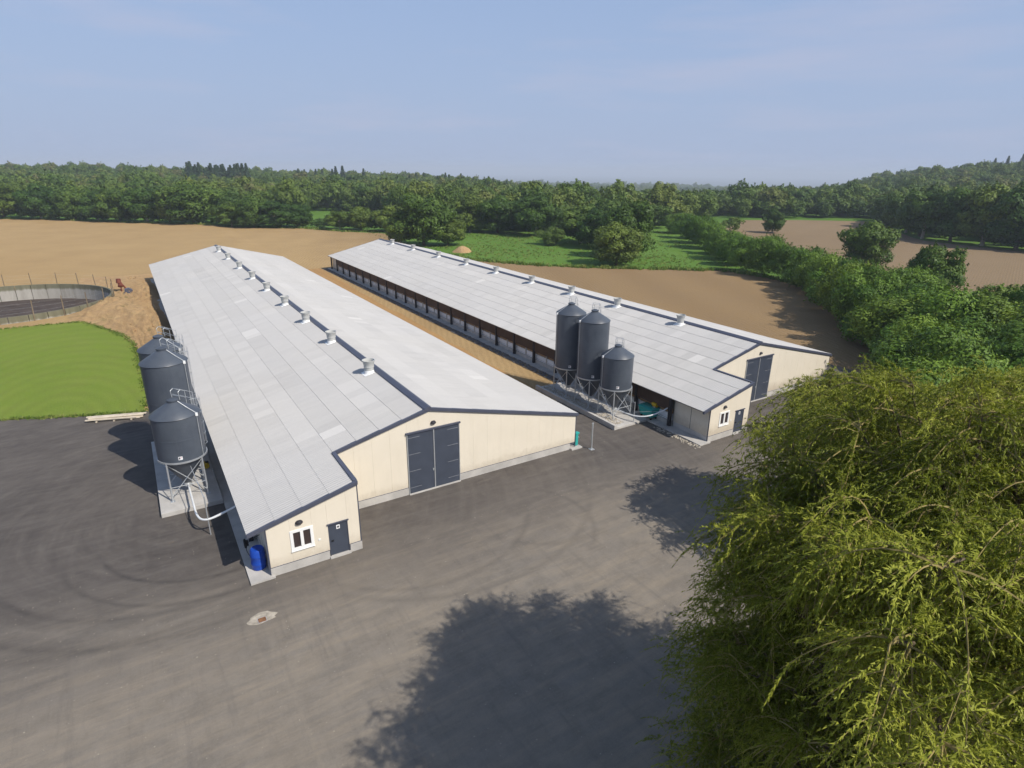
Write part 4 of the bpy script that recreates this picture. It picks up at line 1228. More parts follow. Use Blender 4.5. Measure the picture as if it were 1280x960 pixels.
# loose stones: gravel margins by the second shed, pebbles on the yard
def stones(name, pts, mat, label, smin, smax, seed):
    r = np.random.default_rng(seed)
    base = np.array([(1, 0, 0), (-1, 0, 0), (0, 1, 0), (0, -1, 0), (0, 0, 1), (0, 0, -0.6)], float)
    fc = np.array([(0, 2, 4), (2, 1, 4), (1, 3, 4), (3, 0, 4), (2, 0, 5), (1, 2, 5), (3, 1, 5), (0, 3, 5)])
    V = []; Fc = []
    for i, (x, y, z) in enumerate(pts):
        s = r.uniform(smin, smax) * np.array([1, r.uniform(0.6, 1), r.uniform(0.4, 0.8)])
        a = r.uniform(0, 6.28); c_, s_ = math.cos(a), math.sin(a)
        p = base * s * r.uniform(0.7, 1.2, (6, 1))
        p = p @ np.array([[c_, s_, 0], [-s_, c_, 0], [0, 0, 1]])
        V.append(p + [x, y, z]); Fc.append(fc + 6 * i)
    me = bpy.data.meshes.new(name); me.from_pydata(np.concatenate(V).tolist(), [], np.concatenate(Fc).tolist()); me.materials.append(mat)
    tag(link(name, me), label, None, None, 'stuff')
rr = random.Random(8)
stones('gravel', [(rr.uniform(34.9, 35.85), rr.uniform(46.5, 133), -0.36) for _ in range(3800)], M['darkstone'], 'dark gravel strip along the walkway of the hedgerow side shed', 0.06, 0.15, 1)
stones('pale_gravel', [(rr.gauss(35.55, 0.15), rr.uniform(28.4, 33.2), -0.37) for _ in range(150)] + [(rr.uniform(32.5, 33.6), rr.uniform(35, 46), -0.18) for _ in range(900)], M['stone'], 'pale rubble stones along the slab and walkway edge', 0.05, 0.13, 2)
stones('pebbles', [(x_, y_, gh(x_) + 0.004) for x_, y_ in [(rr.uniform(-20, 30), rr.uniform(6, 34)) for _ in range(1700)] if not (3.2 < x_ < 27 and y_ > 28.4)], M['stone'], 'scattered pale pebbles on the asphalt yard', 0.010, 0.034, 3)
stones('bank_clods', [(rr.uniform(-1.6, 2.0), rr.uniform(86, 134), rr.uniform(0.3, 0.8)) for _ in range(260)], M['bank'], 'loose clods of earth on the soil bank', 0.06, 0.2, 4)

# ------------------------------------------------------------------ vegetation
def unit(r, n):
    v = r.normal(size=(n, 3)); return v / np.linalg.norm(v, axis=1, keepdims=True)

def leaf_quads(r, P, D, size, jitter=0.9, aspect=0.7):
    """quads at P facing roughly D"""
    n = len(P)
    nrm = D + jitter * unit(r, n); nrm /= np.linalg.norm(nrm, axis=1, keepdims=True)
    t = np.cross(nrm, unit(r, n)); t /= np.linalg.norm(t, axis=1, keepdims=True) + 1e-9
    b = np.cross(nrm, t)
    s = (size * r.uniform(0.6, 1.3, n))[:, None]
    a = t * s; c = b * s * aspect
    return np.stack([P - a, P - c * r.uniform(0.5, 1, (n, 1)), P + a, P + c * r.uniform(0.5, 1, (n, 1))], 1)

def crown_lobes(r, R, z0, z1, k):
    """uneven bunch of foliage lobes filling an ellipsoid between z0 and z1"""
    cz = z0 + (z1 - z0) * 0.52; hz = (z1 - z0) / 2
    d = unit(r, k * 3)
    # spread directions
    keep = []
    for v in d:
        if v[2] < -0.88: continue
        if all(np.dot(v, w) < 0.93 for w in keep): keep.append(v)
        if len(keep) >= k: break
    L = []
    for v in keep:
        f = r.uniform(0.55, 0.80) if v[2] > -0.3 else r.uniform(0.62, 0.82)
        L.append((v[0] * R * f, v[1] * R * f, cz + v[2] * hz * f, R * r.uniform(0.26, 0.44)))
    L.append((0, 0, cz, R * 0.60)); L.append((0, 0, z0 + hz * 0.55, R * 0.52))
    L = np.array(L); L[:, :2] += r.normal(0, R * 0.06, (len(L), 2)); return L

def crown_mesh(name, seed, R, z0, z1, k, n, size, mat, squash=0.8, sprays=110, mottle=0.45):
    r = np.random.default_rng(seed)
    L = crown_lobes(r, R, z0, z1, k)
    w = L[:, 3] ** 2; w /= w.sum()
    i = r.choice(len(L), n * 2, p=w)
    d = unit(r, n * 2); fl = (d[:, 2] < -0.2) & (r.random(n * 2) < 0.45); d[fl, 2] *= -0.7
    rad = L[i, 3] * r.uniform(0.72, 1.06, n * 2) * (1 + 0.10 * np.sin(d[:, 0] * 9 + i) * np.cos(d[:, 1] * 8 + d[:, 2] * 7))
    P = L[i, :3] + d * rad[:, None] * np.array([1, 1, squash])
    # drop leaves buried deep in other lobes
    deep = np.zeros(len(P), bool)
    for l in L:
        deep |= (np.linalg.norm((P - l[:3]) / np.array([1, 1, squash]), axis=1) < l[3] * 0.66)
    sel = np.where(~deep)[0][:n]
    P, d, i = P[sel], d[sel], i[sel]
    P[:, 2] = np.maximum(P[:, 2], 0.15)
    # sprays of shoots standing out of the surface
    ns, nl = sprays, 22
    si = r.choice(len(P), ns)
    sd = d[si] * 0.8 + np.array([0, 0, 0.55]) + r.normal(0, 0.35, (ns, 3)); sd /= np.linalg.norm(sd, axis=1, keepdims=True)
    tt = r.uniform(0, 1, (ns, nl))
    SP = P[si][:, None, :] + sd[:, None, :] * (tt * R * r.uniform(0.10, 0.24, (ns, 1)))[..., None] + r.normal(0, size * 0.55, (ns, nl, 3)) * (1.15 - tt)[..., None]
    P = np.concatenate([P, SP.reshape(-1, 3)]); d = np.concatenate([d, np.repeat(d[si], nl, 0)]); i = np.concatenate([i, np.repeat(i[si], nl)])
    P[:, 2] = np.maximum(P[:, 2], 0.12)
    Q = leaf_quads(r, P, d + np.array([0, 0, 0.25]), size, 0.52)
    lt = 0.5 + r.uniform(-mottle, mottle, len(L))
    tint = np.clip(lt[i] * 0.65 + r.uniform(0, 0.40, len(P)), 0, 1)
    return quad_mesh(name, Q, mat, tint)

def trunk_mesh(name, seed, h, r0, mat, spread=2.2):
    r = random.Random(seed); b = MB()
    pts = [(0, 0, -0.3), (r.uniform(-.1, .1), r.uniform(-.1, .1), h * 0.3), (r.uniform(-.3, .3), r.uniform(-.3, .3), h * 0.65), (r.uniform(-.4, .4), r.uniform(-.4, .4), h)]
    b.tube(pts, [r0 * 1.25, r0, r0 * 0.7, r0 * 0.25], 8)
    for k in range(5):
        a = k * 1.26 + r.uniform(-.3, .3); z = h * r.uniform(0.3, 0.6)
        e = spread * r.uniform(0.7, 1.2)
        b.tube([(0, 0, z), (math.cos(a) * e * 0.5, math.sin(a) * e * 0.5, z + h * 0.16), (math.cos(a) * e, math.sin(a) * e, z + h * 0.34)], [r0 * 0.5, r0 * 0.3, r0 * 0.1], 6)
    return b.mesh(name, mat, (0, 0, 0), True)

CROWNS = [crown_mesh('crown', 20 + i, 6.0, z0, 12.0, k, 11000, 0.31, M['leaf2']) for i, (z0, k) in enumerate(((0.2, 26), (0.5, 22), (-0.2, 30), (0.3, 20), (0.0, 24), (0.9, 19)))]
TRUNKS = [trunk_mesh('trunk', 40 + i, 9.0, 0.30, M['palebark'] if i % 2 else M['bark']) for i in range(4)]
FCROWNS = [crown_mesh('crown', 60 + i, 6.0, z0, 12.0, k, 2100, 0.50, M['leaf'], 0.85, 24, 0.22) for i, (z0, k) in enumerate(((0.8, 20), (0.6, 12), (1.5, 16), (0.5, 24), (1.0, 9), (0.3, 14), (2.0, 11)))]
BUSHES = [crown_mesh('crown', 80 + i, 4.0, 0.1, 7.6, k, 15000, 0.135, M['hedge'], 0.9, 260) for i, k in enumerate((24, 16, 30, 20, 12, 26))]
tr = random.Random(12)
def tree(name, x, y, h, rad, label, group, variant, crowns=CROWNS, ref=(6.0, 12.0), trunk=True, z=None, cat='tree', mats=None):
    if z is None: z = float(hgt(x, y)) - 0.05
    t = empty(name, (x, y, z), label, cat, group)
    rz = tr.uniform(0, 6.28)
    c = link('crown', crowns[variant % len(crowns)], t); c.scale = (rad / ref[0], rad / ref[0] * tr.uniform(0.92, 1.08), h / ref[1]); c.rotation_euler = (0, 0, rz)
    if trunk:
        k = link('trunk', TRUNKS[variant % 4], t); s = h / 12; k.scale = (s * 1.1, s * 1.1, s); k.rotation_euler = (0, 0, rz)
    return t

# row along the far edge of the big field
row = [(-40.9, 320.4, 15.6, 8.1), (-27.9, 309.9, 14.0, 7.2), (-16.1, 300.1, 13.0, 6.4), (-8.5, 292.5, 11.0, 5.5), (-1.4, 284.7, 13.3, 7.0), (7.7, 276.3, 12.9, 6.9), (14.8, 268.9, 11.9, 4.6), (33.6, 248.4, 9.1, 5.9), (40.2, 241.6, 11.2, 5.9), (47.1, 238.3, 9.3, 6.6), (54.0, 235.0, 8.8, 5.2), (65.0, 219.1, 6.6, 5.0), (70.8, 212.9, 8.2, 4.5), (79.3, 205.4, 9.2, 6.3), (-52, 330, 14, 7.5), (-64, 333, 14.5, 7.5)]
for i, (x, y, h, rad) in enumerate(row):
    tree('oak_tree', x, y, h, rad * 1.05, 'broad green tree in the row along the far edge of the ploughed field', 'trees along the field edge', i)
tree('oak_tree', 22.5, 265.5, 15.2, 11.2, 'widest domed green tree in the row along the ploughed field', 'trees along the field edge', 2)
# under-storey bushes along the same edge, each its own
for i in range(26):
    t = i / 25
    x = np.interp(t, [0, 0.45, 0.8, 1], [-46, 10, 56, 82]); y = np.interp(t, [0, 0.45, 0.8, 1], [326, 276, 234, 203]) + 2
    tree('hedge_bush', float(x) + tr.uniform(-2, 2), float(y) + tr.uniform(-1, 2), tr.uniform(3.0, 5.5), tr.uniform(3.2, 4.6), 'low green bush under the tree row at the far field edge', 'bushes under the field edge trees', i + 3, FCROWNS, (6.0, 12.0), False, None, 'bush')
# trees of the meadow
cen = [(72.1, 162.3, 14.4, 8.0, 'large dark oak standing between the far end of the shed and the meadow', 0),
       (78.6, 160.0, 8.1, 4.9, 'smaller bushy tree leaning against the large oak by the meadow', 4),
       (66.5, 166.5, 9.5, 4.6, 'slim tree on the field side of the large oak by the meadow', 1),
       (103.3, 192.0, 12.6, 8.5, 'wide green tree at the back of the meadow nearest the large oak', 3),
       (110.5, 185.3, 12.4, 7.2, 'round crowned tree at the back of the meadow behind the clipped bush', 2),
       (117.0, 171.0, 13.0, 8.0, 'broad tree at the back of the meadow beside the pale willow', 5),
       (117.6, 147.4, 11.2, 7.5, 'broad tree joining the meadow clump to the wood', 1),
       (96.3, 107.0, 9.6, 5.9, 'round dark tree in the meadow close to the ploughed field', 2),
       (107.5, 115.5, 14.2, 6.4, 'tallest tree of the meadow clump behind the round dark tree', 0),
       (113.2, 134.7, 10.8, 6.0, 'middle tree of the meadow clump', 3)]
for x, y, h, rad, lab, v in cen:
    tree('oak_tree', x, y, h, rad, lab, None, v)
tree('round_bush', 106.0, 147.1, 5.2, 4.5, 'single rounded bush standing alone in the meadow', None, 0, [crown_mesh('crown', 99, 4.0, 0.0, 7.6, 9, 7000, 0.20, M['leaf'], 1.0)], (4.0, 7.6), False, None, 'bush')
# lone trees of the brown field
tree('oak_tree', 201.8, 140.7, 8.4, 4.2, 'small lone tree with a bare stem in the brown field', None, 3)
tree('round_bush', 193.2, 151.7, 5.2, 3.8, 'small round bush beside the lone tree in the brown field', None, 2, FCROWNS, (6, 12), False, None, 'bush')
tree('oak_tree', 144.4, 75.6, 10.6, 5.7, 'dark round tree rising behind the hedgerow by the brown field', None, 2)
tree('ash_tree', 110.4, 45.9, 10.0, 4.1, 'airy olive green tree at the edge of the brown field behind the hedgerow', None, 5)
# dark wall of trees beyond the brown field
for i, (x, y, h, rad) in enumerate(((262, 131, 14.2, 8), (247, 118, 14.5, 8), (236, 108, 15.0, 8), (227.7, 103.3, 15.8, 8.2), (225.4, 93.7, 16.5, 7.8), (221.9, 83.2, 18.7, 8.9), (219.2, 73.5, 18.9, 8.5), (220.5, 63, 19.4, 8.5), (224, 52, 19, 8.5), (230, 40, 19, 8.5))):
    tree('oak_tree', x + 4, y, h, rad, 'tall dark tree in the wood edge beyond the brown field', 'tall trees beyond the brown field', i + 2)
# hedgerow
hed = [(168, 156.0, 7.0, 4.9), (158, 142.5, 7.4, 4.8), (149.2, 130.1, 7.6, 4.7), (141, 119.5, 7.6, 4.4), (133.4, 109.2, 7.9, 4.5), (127, 101, 7.6, 4.2), (121.4, 92.9, 7.9, 4.4), (115.6, 85.5, 7.6, 3.9), (113.6, 79.6, 7.9, 3.9), (112.1, 73.3, 7.4, 3.8), (108.8, 66.5, 7.2, 4.1), (104, 61.5, 7.2, 4.0), (99.6, 56.9, 7.4, 4.1), (94.5, 52.0, 7.6, 4.2), (89.2, 47.0, 7.8, 4.4), (83.5, 42.2, 7.6, 4.4), (78.3, 38.0, 7.8, 4.3), (75.6, 33.2, 7.4, 4.5), (76.5, 29.0, 7.0, 4.9), (84.5, 35.5, 7.2, 4.6), (91, 41, 7.2, 4.4), (84, 29, 7.2, 4.8), (77.5, 23.5, 7.0, 4.9), (84.5, 20.5, 8.0, 5.0), (70.0, 29.0, 6.2, 4.0), (68.0, 23.5, 6.0, 4.2), (70.5, 18.0, 6.6, 4.6), (77.5, 15.5, 7.4, 4.8), (93, 31, 7.4, 4.6), (92, 23, 7.8, 4.8), (62.5, 24.5, 7.6, 4.2), (57.5, 21.5, 7.6, 4.2), (52, 19.5, 6.8, 3.9), (46.5, 18.0, 6.2, 3.6), (63, 17.5, 7.6, 4.4)]
for i, (x, y, h, rad) in enumerate(hed):
    near = x < 95 and y < 48
    tree('hedge_bush', x, y, h * (tr.uniform(0.98, 1.28) if near else tr.uniform(0.88, 1.12)), rad * (tr.uniform(1.05, 1.32) if near else tr.uniform(0.95, 1.25)), 'tall bright green bush in the thicket where the hedgerow meets the yard' if near else 'dense green bush in the hedgerow between the two ploughed fields', 'bushes of the thicket' if near else 'bushes of the hedgerow', i, BUSHES, (4.0, 7.6), False, None, 'bush')

# coarse grass tufts: meadow, margins of lawn, fields and pit
def tufts(name, pts, size, label, mat, seed):
    r = np.random.default_rng(seed)
    P0 = np.array(pts, float); k = 9
    P = np.repeat(P0, k, 0); n = len(P)
    s_ = size * np.repeat(r.uniform(0.5, 1.4, len(P0)), k)
    P[:, :2] += r.normal(0, 0.5, (n, 2)) * s_[:, None]
    a = r.uniform(0, 6.28, n); t = np.stack([np.cos(a), np.sin(a), 0 * a], 1)
    lean = np.stack([r.normal(0, 0.45, n), r.normal(0, 0.45, n), r.uniform(0.6, 1.2, n)], 1) * s_[:, None]
    w = (s_ * 0.22)[:, None]
    Q = np.stack([P - t * w, P + t * w, P + lean + t * w * 0.2, P + lean - t * w * 0.2], 1)
    me = quad_mesh(name, Q, mat, np.repeat(r.uniform(0, 1, len(P0)), k))
    tag(link(name, me), label, None, None, 'stuff')
M['tuft'] = leaf_mat('grass_tuft', [(0.0, (0.085, 0.170, 0.024)), (0.5, (0.135, 0.225, 0.032)), (1.0, (0.220, 0.240, 0.065))], 0.3, 0.9)
gr = np.random.default_rng(17)
mp_ = []
while len(mp_) < 5200:
    x, y = gr.uniform(69, 175), gr.uniform(86, 205)
    edge = np.interp(x, [68.3, 71.3, 77.9, 85.6, 93.8, 104, 112, 175], [139, 127.8, 116.8, 108.6, 101.5, 94.5, 89, 70])
    if y > edge + 0.3 and y < edge + 95 and (math.sin(x * 0.13) * math.cos(y * 0.11) + gr.normal(0, 0.5) > -0.1 or y < edge + 2): mp_.append((x, y, gh(x) - 0.08))
tufts('meadow_tufts', mp_, 0.24, 'coarse tufts of grass scattered through the green meadow', M['tuft'], 1)
mg = []
def along(pts, per, jit):
    for a_, b_ in zip(pts, pts[1:]):
        for _ in range(int(math.dist(a_, b_) * per)):
            t = gr.random(); x = a_[0] + (b_[0] - a_[0]) * t + gr.normal(0, jit); y = a_[1] + (b_[1] - a_[1]) * t + gr.normal(0, jit)
            mg.append((x, y, gh(x) + 0.0))
along([(-1.4, 58.0), (-6.1, 59.7), (-11.7, 62), (-40, 72.5)], 16, 0.13)
along([(-1.2, 58), (-0.9, 63), (-1.2, 72), (-1.6, 83), (-2.8, 89), (-4.6, 93.5), (-7.3, 99.3), (-11, 99.6), (-22, 99.6)], 10, 0.22)
along([(68.5, 139), (71.3, 127.8), (77.9, 116.8), (85.6, 108.6), (93.8, 101.5), (104, 94.5), (112, 89), (113, 79.5), (110, 67), (94, 52)], 5, 0.5)
along([(82, 203), (64.4, 212.6), (55.3, 230.8), (40.7, 241.3), (21.5, 261.8), (1.2, 279.3), (-20, 302), (-42, 321)], 4, 0.7)
tufts('edge_grass', mg, 0.17, 'ragged grass along the margins of lawn and fields', M['tuft'], 2)
far_m = [(x, y, z - 0.02) for x, y, z in mg if y > 120 or x > 60]
tufts('field_margin_grass', far_m, 0.55, 'taller ragged grass along the far field margins', M['tuft'], 3)

# conifers on the skyline
def conifer_mesh(seed):
    r = np.random.default_rng(seed); P = []; D = []
    for k in range(26):
        z = 1.5 + 12.5 * k / 25; w = 2.6 * (1 - (z - 1.5) / 13.2) + 0.15
        n = int(16 + 20 * w)
        a = r.uniform(0, 6.28, n); q = w * np.sqrt(r.uniform(0.15, 1, n)) * r.uniform(0.8, 1.15)
        P.append(np.stack([q * np.cos(a), q * np.sin(a), z - q * 0.35 + r.uniform(-.25, .25, n)], 1)); D.append(np.stack([np.cos(a), np.sin(a), 0.6 + 0 * a], 1))
    P = np.concatenate(P); D = np.concatenate(D)
    return quad_mesh('crown', leaf_quads(r, P, D, 0.42, 0.7), M['conifer'], r.uniform(0, 1, len(P)))
CON = [conifer_mesh(i) for i in (1, 2, 3)]
ctr = trunk_mesh('trunk', 77, 12.0, 0.22, M['bark'], 0.3)
cr = random.Random(5)
con = [(5.0 + 4.3 * i / 29 + cr.uniform(-0.1, 0.1), 560 + cr.uniform(-25, 25), cr.uniform(0.95, 1.25)) for i in range(30)] + [(13 + cr.uniform(0, 6), 640, cr.uniform(1.0, 1.3)) for i in range(8)] + [(22 + 9.5 * i / 15 + cr.uniform(-0.3, 0.3), 610 + cr.uniform(-40, 60), cr.uniform(0.8, 1.15)) for i in range(16)] + [(69.2 + cr.uniform(0, 4.5), 860 + cr.uniform(-30, 30), cr.uniform(1.0, 1.3)) for i in range(12)]
for i, (a, d, s) in enumerate(con):
    x, y = d * math.sin(math.radians(a)), d * math.cos(math.radians(a))
    t = empty('conifer_tree', (x, y, float(hgt(x, y)) + (2.6 if a < 10 else 0.6)), 'dark pointed conifer in the tight stand rising above the wood' if a < 10 else 'thin dark conifer poking out of the wooded skyline behind the large oak' if a < 40 else 'dark conifer on the wooded hill beyond the brown field', 'tree', 'conifers of the tight stand' if a < 10 else 'conifers scattered on the skyline' if a < 40 else 'conifers on the hill')
    c = link('crown', CON[i % 3], t); c.scale = (s * 1.7, s * 1.7, s * 1.08); c.rotation_euler = (0, 0, cr.uniform(0, 6))
    k = link('trunk', ctr, t); k.scale = (s, s, s)

# the wood: far-off mass of trees, instanced on points
BOUND = np.array([(-60, 420), (-25, 410), (-9.93, 393.3), (-7.42, 369.8), (-2.75, 342.0), (2.49, 307.3), (8.37, 284), (13.0, 268), (13.94, 335.1), (20.48, 318.9), (21.85, 251.6), (26.21, 226), (32.15, 221), (36.64, 207), (41.82, 203), (43.94, 229), (46.73, 252), (49.41, 296), (52.7, 322), (62.35, 352), (63.3, 300), (65.85, 266), (68.43, 254), (72.26, 242), (74.88, 238), (82, 236), (100, 240)])
def build_wood():
    r = np.random.default_rng(3)
    pts = []
    def ring(d0, d1, sp, a0=-22, a1=86, sc_=(0.85, 1.25), keep=None):
        area = 0.5 * math.radians(a1 - a0) * (d1 * d1 - d0 * d0)
        n = int(area / (sp * sp))
        d = np.sqrt(r.uniform(d0 * d0, d1 * d1, n)); a = r.uniform(a0, a1, n)
        x = d * np.sin(np.radians(a)); y = d * np.cos(np.radians(a))
        # thin out overlaps on a coarse grid
        key = {}
        for i in range(n):
            kx, ky = int(x[i] / sp / 0.9), int(y[i] / sp / 0.9)
            if (kx, ky) in key: continue
            if d[i] < np.interp(a[i], BOUND[:, 0], BOUND[:, 1]) + 4: continue
            if keep and not keep(a[i], d[i], x[i], y[i]): continue
            if math.hypot(x[i] - 43.0, y[i] - 325.0) < 11: continue
            key[(kx, ky)] = 1
            pts.append((x[i], y[i], d[i], r.uniform(*sc_)))
    ring(190, 420, 6.4, sc_=(0.70, 1.15))
    ring(420, 700, 7.8, sc_=(0.75, 1.2))
    ring(700, 1150, 9.5, -22, 86, (0.75, 1.2))
    ring(1150, 2300, 17, 22, 66, (1.1, 1.7), lambda a, d, x, y: math.sin(x * 0.006) + math.cos(y * 0.0075 + 1) > -0.6)
    ring(2300, 5200, 34, 28, 62, (1.3, 2.2), lambda a, d, x, y: math.sin(x * 0.0041 + 2) + math.cos(y * 0.0035) > 0.35)
    P = np.array(pts)
    z = hgt(P[:, 0], P[:, 1]) - 0.3 - np.where(P[:, 2] > 420, 2.0, 0.0)
    me = bpy.data.meshes.new('woodland')
    me.vertices.add(len(P)); me.vertices.foreach_set('co', np.stack([P[:, 0], P[:, 1], z], 1).astype(np.float32).ravel())
    sv = P[:, 3:4] * r.uniform(0.82, 1.18, (len(P), 3)); sv[:, 2] *= r.uniform(0.78, 1.22, len(P))
    at = me.attributes.new('size', 'FLOAT_VECTOR', 'POINT'); at.data.foreach_set('vector', sv.astype(np.float32).ravel())
    o = tag(link('woodland', me), 'dense mixed green woodland covering the hills behind the fields', None, None, 'stuff')
    # a bush-like prototype set, also growing as real trees inside the wood
    protos = []
    for i, c in enumerate(FCROWNS):
        a = math.radians(-4 + i * 2.4); d = (360, 336, 318, 306, 300, 292, 286)[i]
        x, y = d * math.sin(a), d * math.cos(a)
        t = empty('oak_tree', (x, y, float(hgt(x, y))), 'green tree inside the wood behind the ploughed field', 'tree', 'trees inside the wood')
        pc = link('crown', c, t); protos.append(pc)
    ng = bpy.data.node_groups.new('woodland_scatter', 'GeometryNodeTree')
    ng.interface.new_socket('Geometry', in_out='INPUT', socket_type='NodeSocketGeometry')
    ng.interface.new_socket('Geometry', in_out='OUTPUT', socket_type='NodeSocketGeometry')
    gi = ng.nodes.new('NodeGroupInput'); go = ng.nodes.new('NodeGroupOutput')
    g2i = []
    join = ng.nodes.new('GeometryNodeJoinGeometry')
    for pc in protos:
        oi = ng.nodes.new('GeometryNodeObjectInfo'); oi.inputs['Object'].default_value = pc; oi.transform_space = 'ORIGINAL'
        g = ng.nodes.new('GeometryNodeGeometryToInstance')
        ng.links.new(oi.outputs['Geometry'], g.inputs[0]); ng.links.new(g.outputs[0], join.inputs[0])
    iop = ng.nodes.new('GeometryNodeInstanceOnPoints')
    iop.inputs['Pick Instance'].default_value = True
    ri = ng.nodes.new('FunctionNodeRandomValue'); ri.data_type = 'INT'
    ri.inputs['Min'].default_value if False else None
    for s_ in ri.inputs:
        if s_.type == 'INT' and s_.name == 'Min': s_.default_value = 0
        if s_.type == 'INT' and s_.name == 'Max': s_.default_value = len(protos) - 1
    rv = ng.nodes.new('FunctionNodeRandomValue'); rv.data_type = 'FLOAT_VECTOR'
    vs = [s_ for s_ in rv.inputs if s_.type == 'VECTOR']
    vs[0].default_value = (0, 0, 0); vs[1].default_value = (0, 0, 6.283)
    na = ng.nodes.new('GeometryNodeInputNamedAttribute'); na.data_type = 'FLOAT_VECTOR'; na.inputs['Name'].default_value = 'size'
    ng.links.new(gi.outputs[0], iop.inputs['Points']); ng.links.new(join.outputs[0], iop.inputs['Instance'])
    ng.links.new([s_ for s_ in ri.outputs if s_.type == 'INT'][0], iop.inputs['Instance Index'])
    ng.links.new([s_ for s_ in rv.outputs if s_.type == 'VECTOR'][0], iop.inputs['Rotation'])
    ng.links.new(na.outputs['Attribute'], iop.inputs['Scale'])
    ng.links.new(iop.outputs[0], go.inputs[0])
    md = o.modifiers.new('scatter', 'NODES'); md.node_group = ng
    print('wood points', len(P))
build_wood()

# cottage in the trees and far houses
def house(x, y, z, L, W, hw, hr, rz, label, group=None, detail=True):
    s = empty('house', (x, y, z), label, 'house', group)
    s.rotation_euler = (0, 0, rz)
    def part(mb, name, mat, par): return link(name, mb.mesh(name, mat), par)
    w = part(MB().prism_y([(-W / 2, -1.5), (W / 2, -1.5), (W / 2, hw), (0, hr - 0.15), (-W / 2, hw)], -L / 2, L / 2), 'wall', M['render_wall'], s)
    e = 0.35
    k = (hr - hw) / (W / 2)
    r1 = part(MB().prism_y([(-W / 2 - e, hw - k * e), (0, hr), (W / 2 + e, hw - k * e), (W / 2 + e, hw - k * e + 0.18), (0, hr + 0.2), (-W / 2 - e, hw - k * e + 0.18)], -L / 2 - 0.3, L / 2 + 0.3), 'roof', M['rooftile'], s)
    part(MB().box(-0.35, 0.35, L / 2 - 1.2, L / 2 - 0.5, hr - 0.4, hr + 1.1), 'chimney', M['rooftile'], r1)
    if detail:
        for yy in (-L * 0.3, L * 0.05, L * 0.3):
            for sx in (-1, 1):
                xx = sx * W / 2
                part(MB().box(min(xx, xx + sx * 0.04), max(xx, xx + sx * 0.04), yy - 0.5, yy + 0.5, 1.0, 2.2), 'window', M['glass'], s)
        part(MB().box(-0.5, 0.5, -L / 2 - 0.04, -L / 2, 0, 2.1), 'door', M['brown'], s)
    return s
house(43.0, 325.0, float(hgt(43, 325)), 11, 7.5, 3.4, 7.2, 1.0, 'small cottage with red tiled roof half hidden in the trees')
hr_ = random.Random(21)
for i, (a, d) in enumerate(((47.0, 3400), (48.2, 3300), (52.5, 2900), (53.4, 3050), (54.6, 2800), (55.8, 2950), (45.2, 3900))):
    x, y = d * math.sin(math.radians(a)), d * math.cos(math.radians(a))
    house(x, y, float(hgt(x, y)) + 3, 22, 14, 9, 15, hr_.uniform(0, 3), 'distant pale house below the hazy horizon', 'distant houses', False)

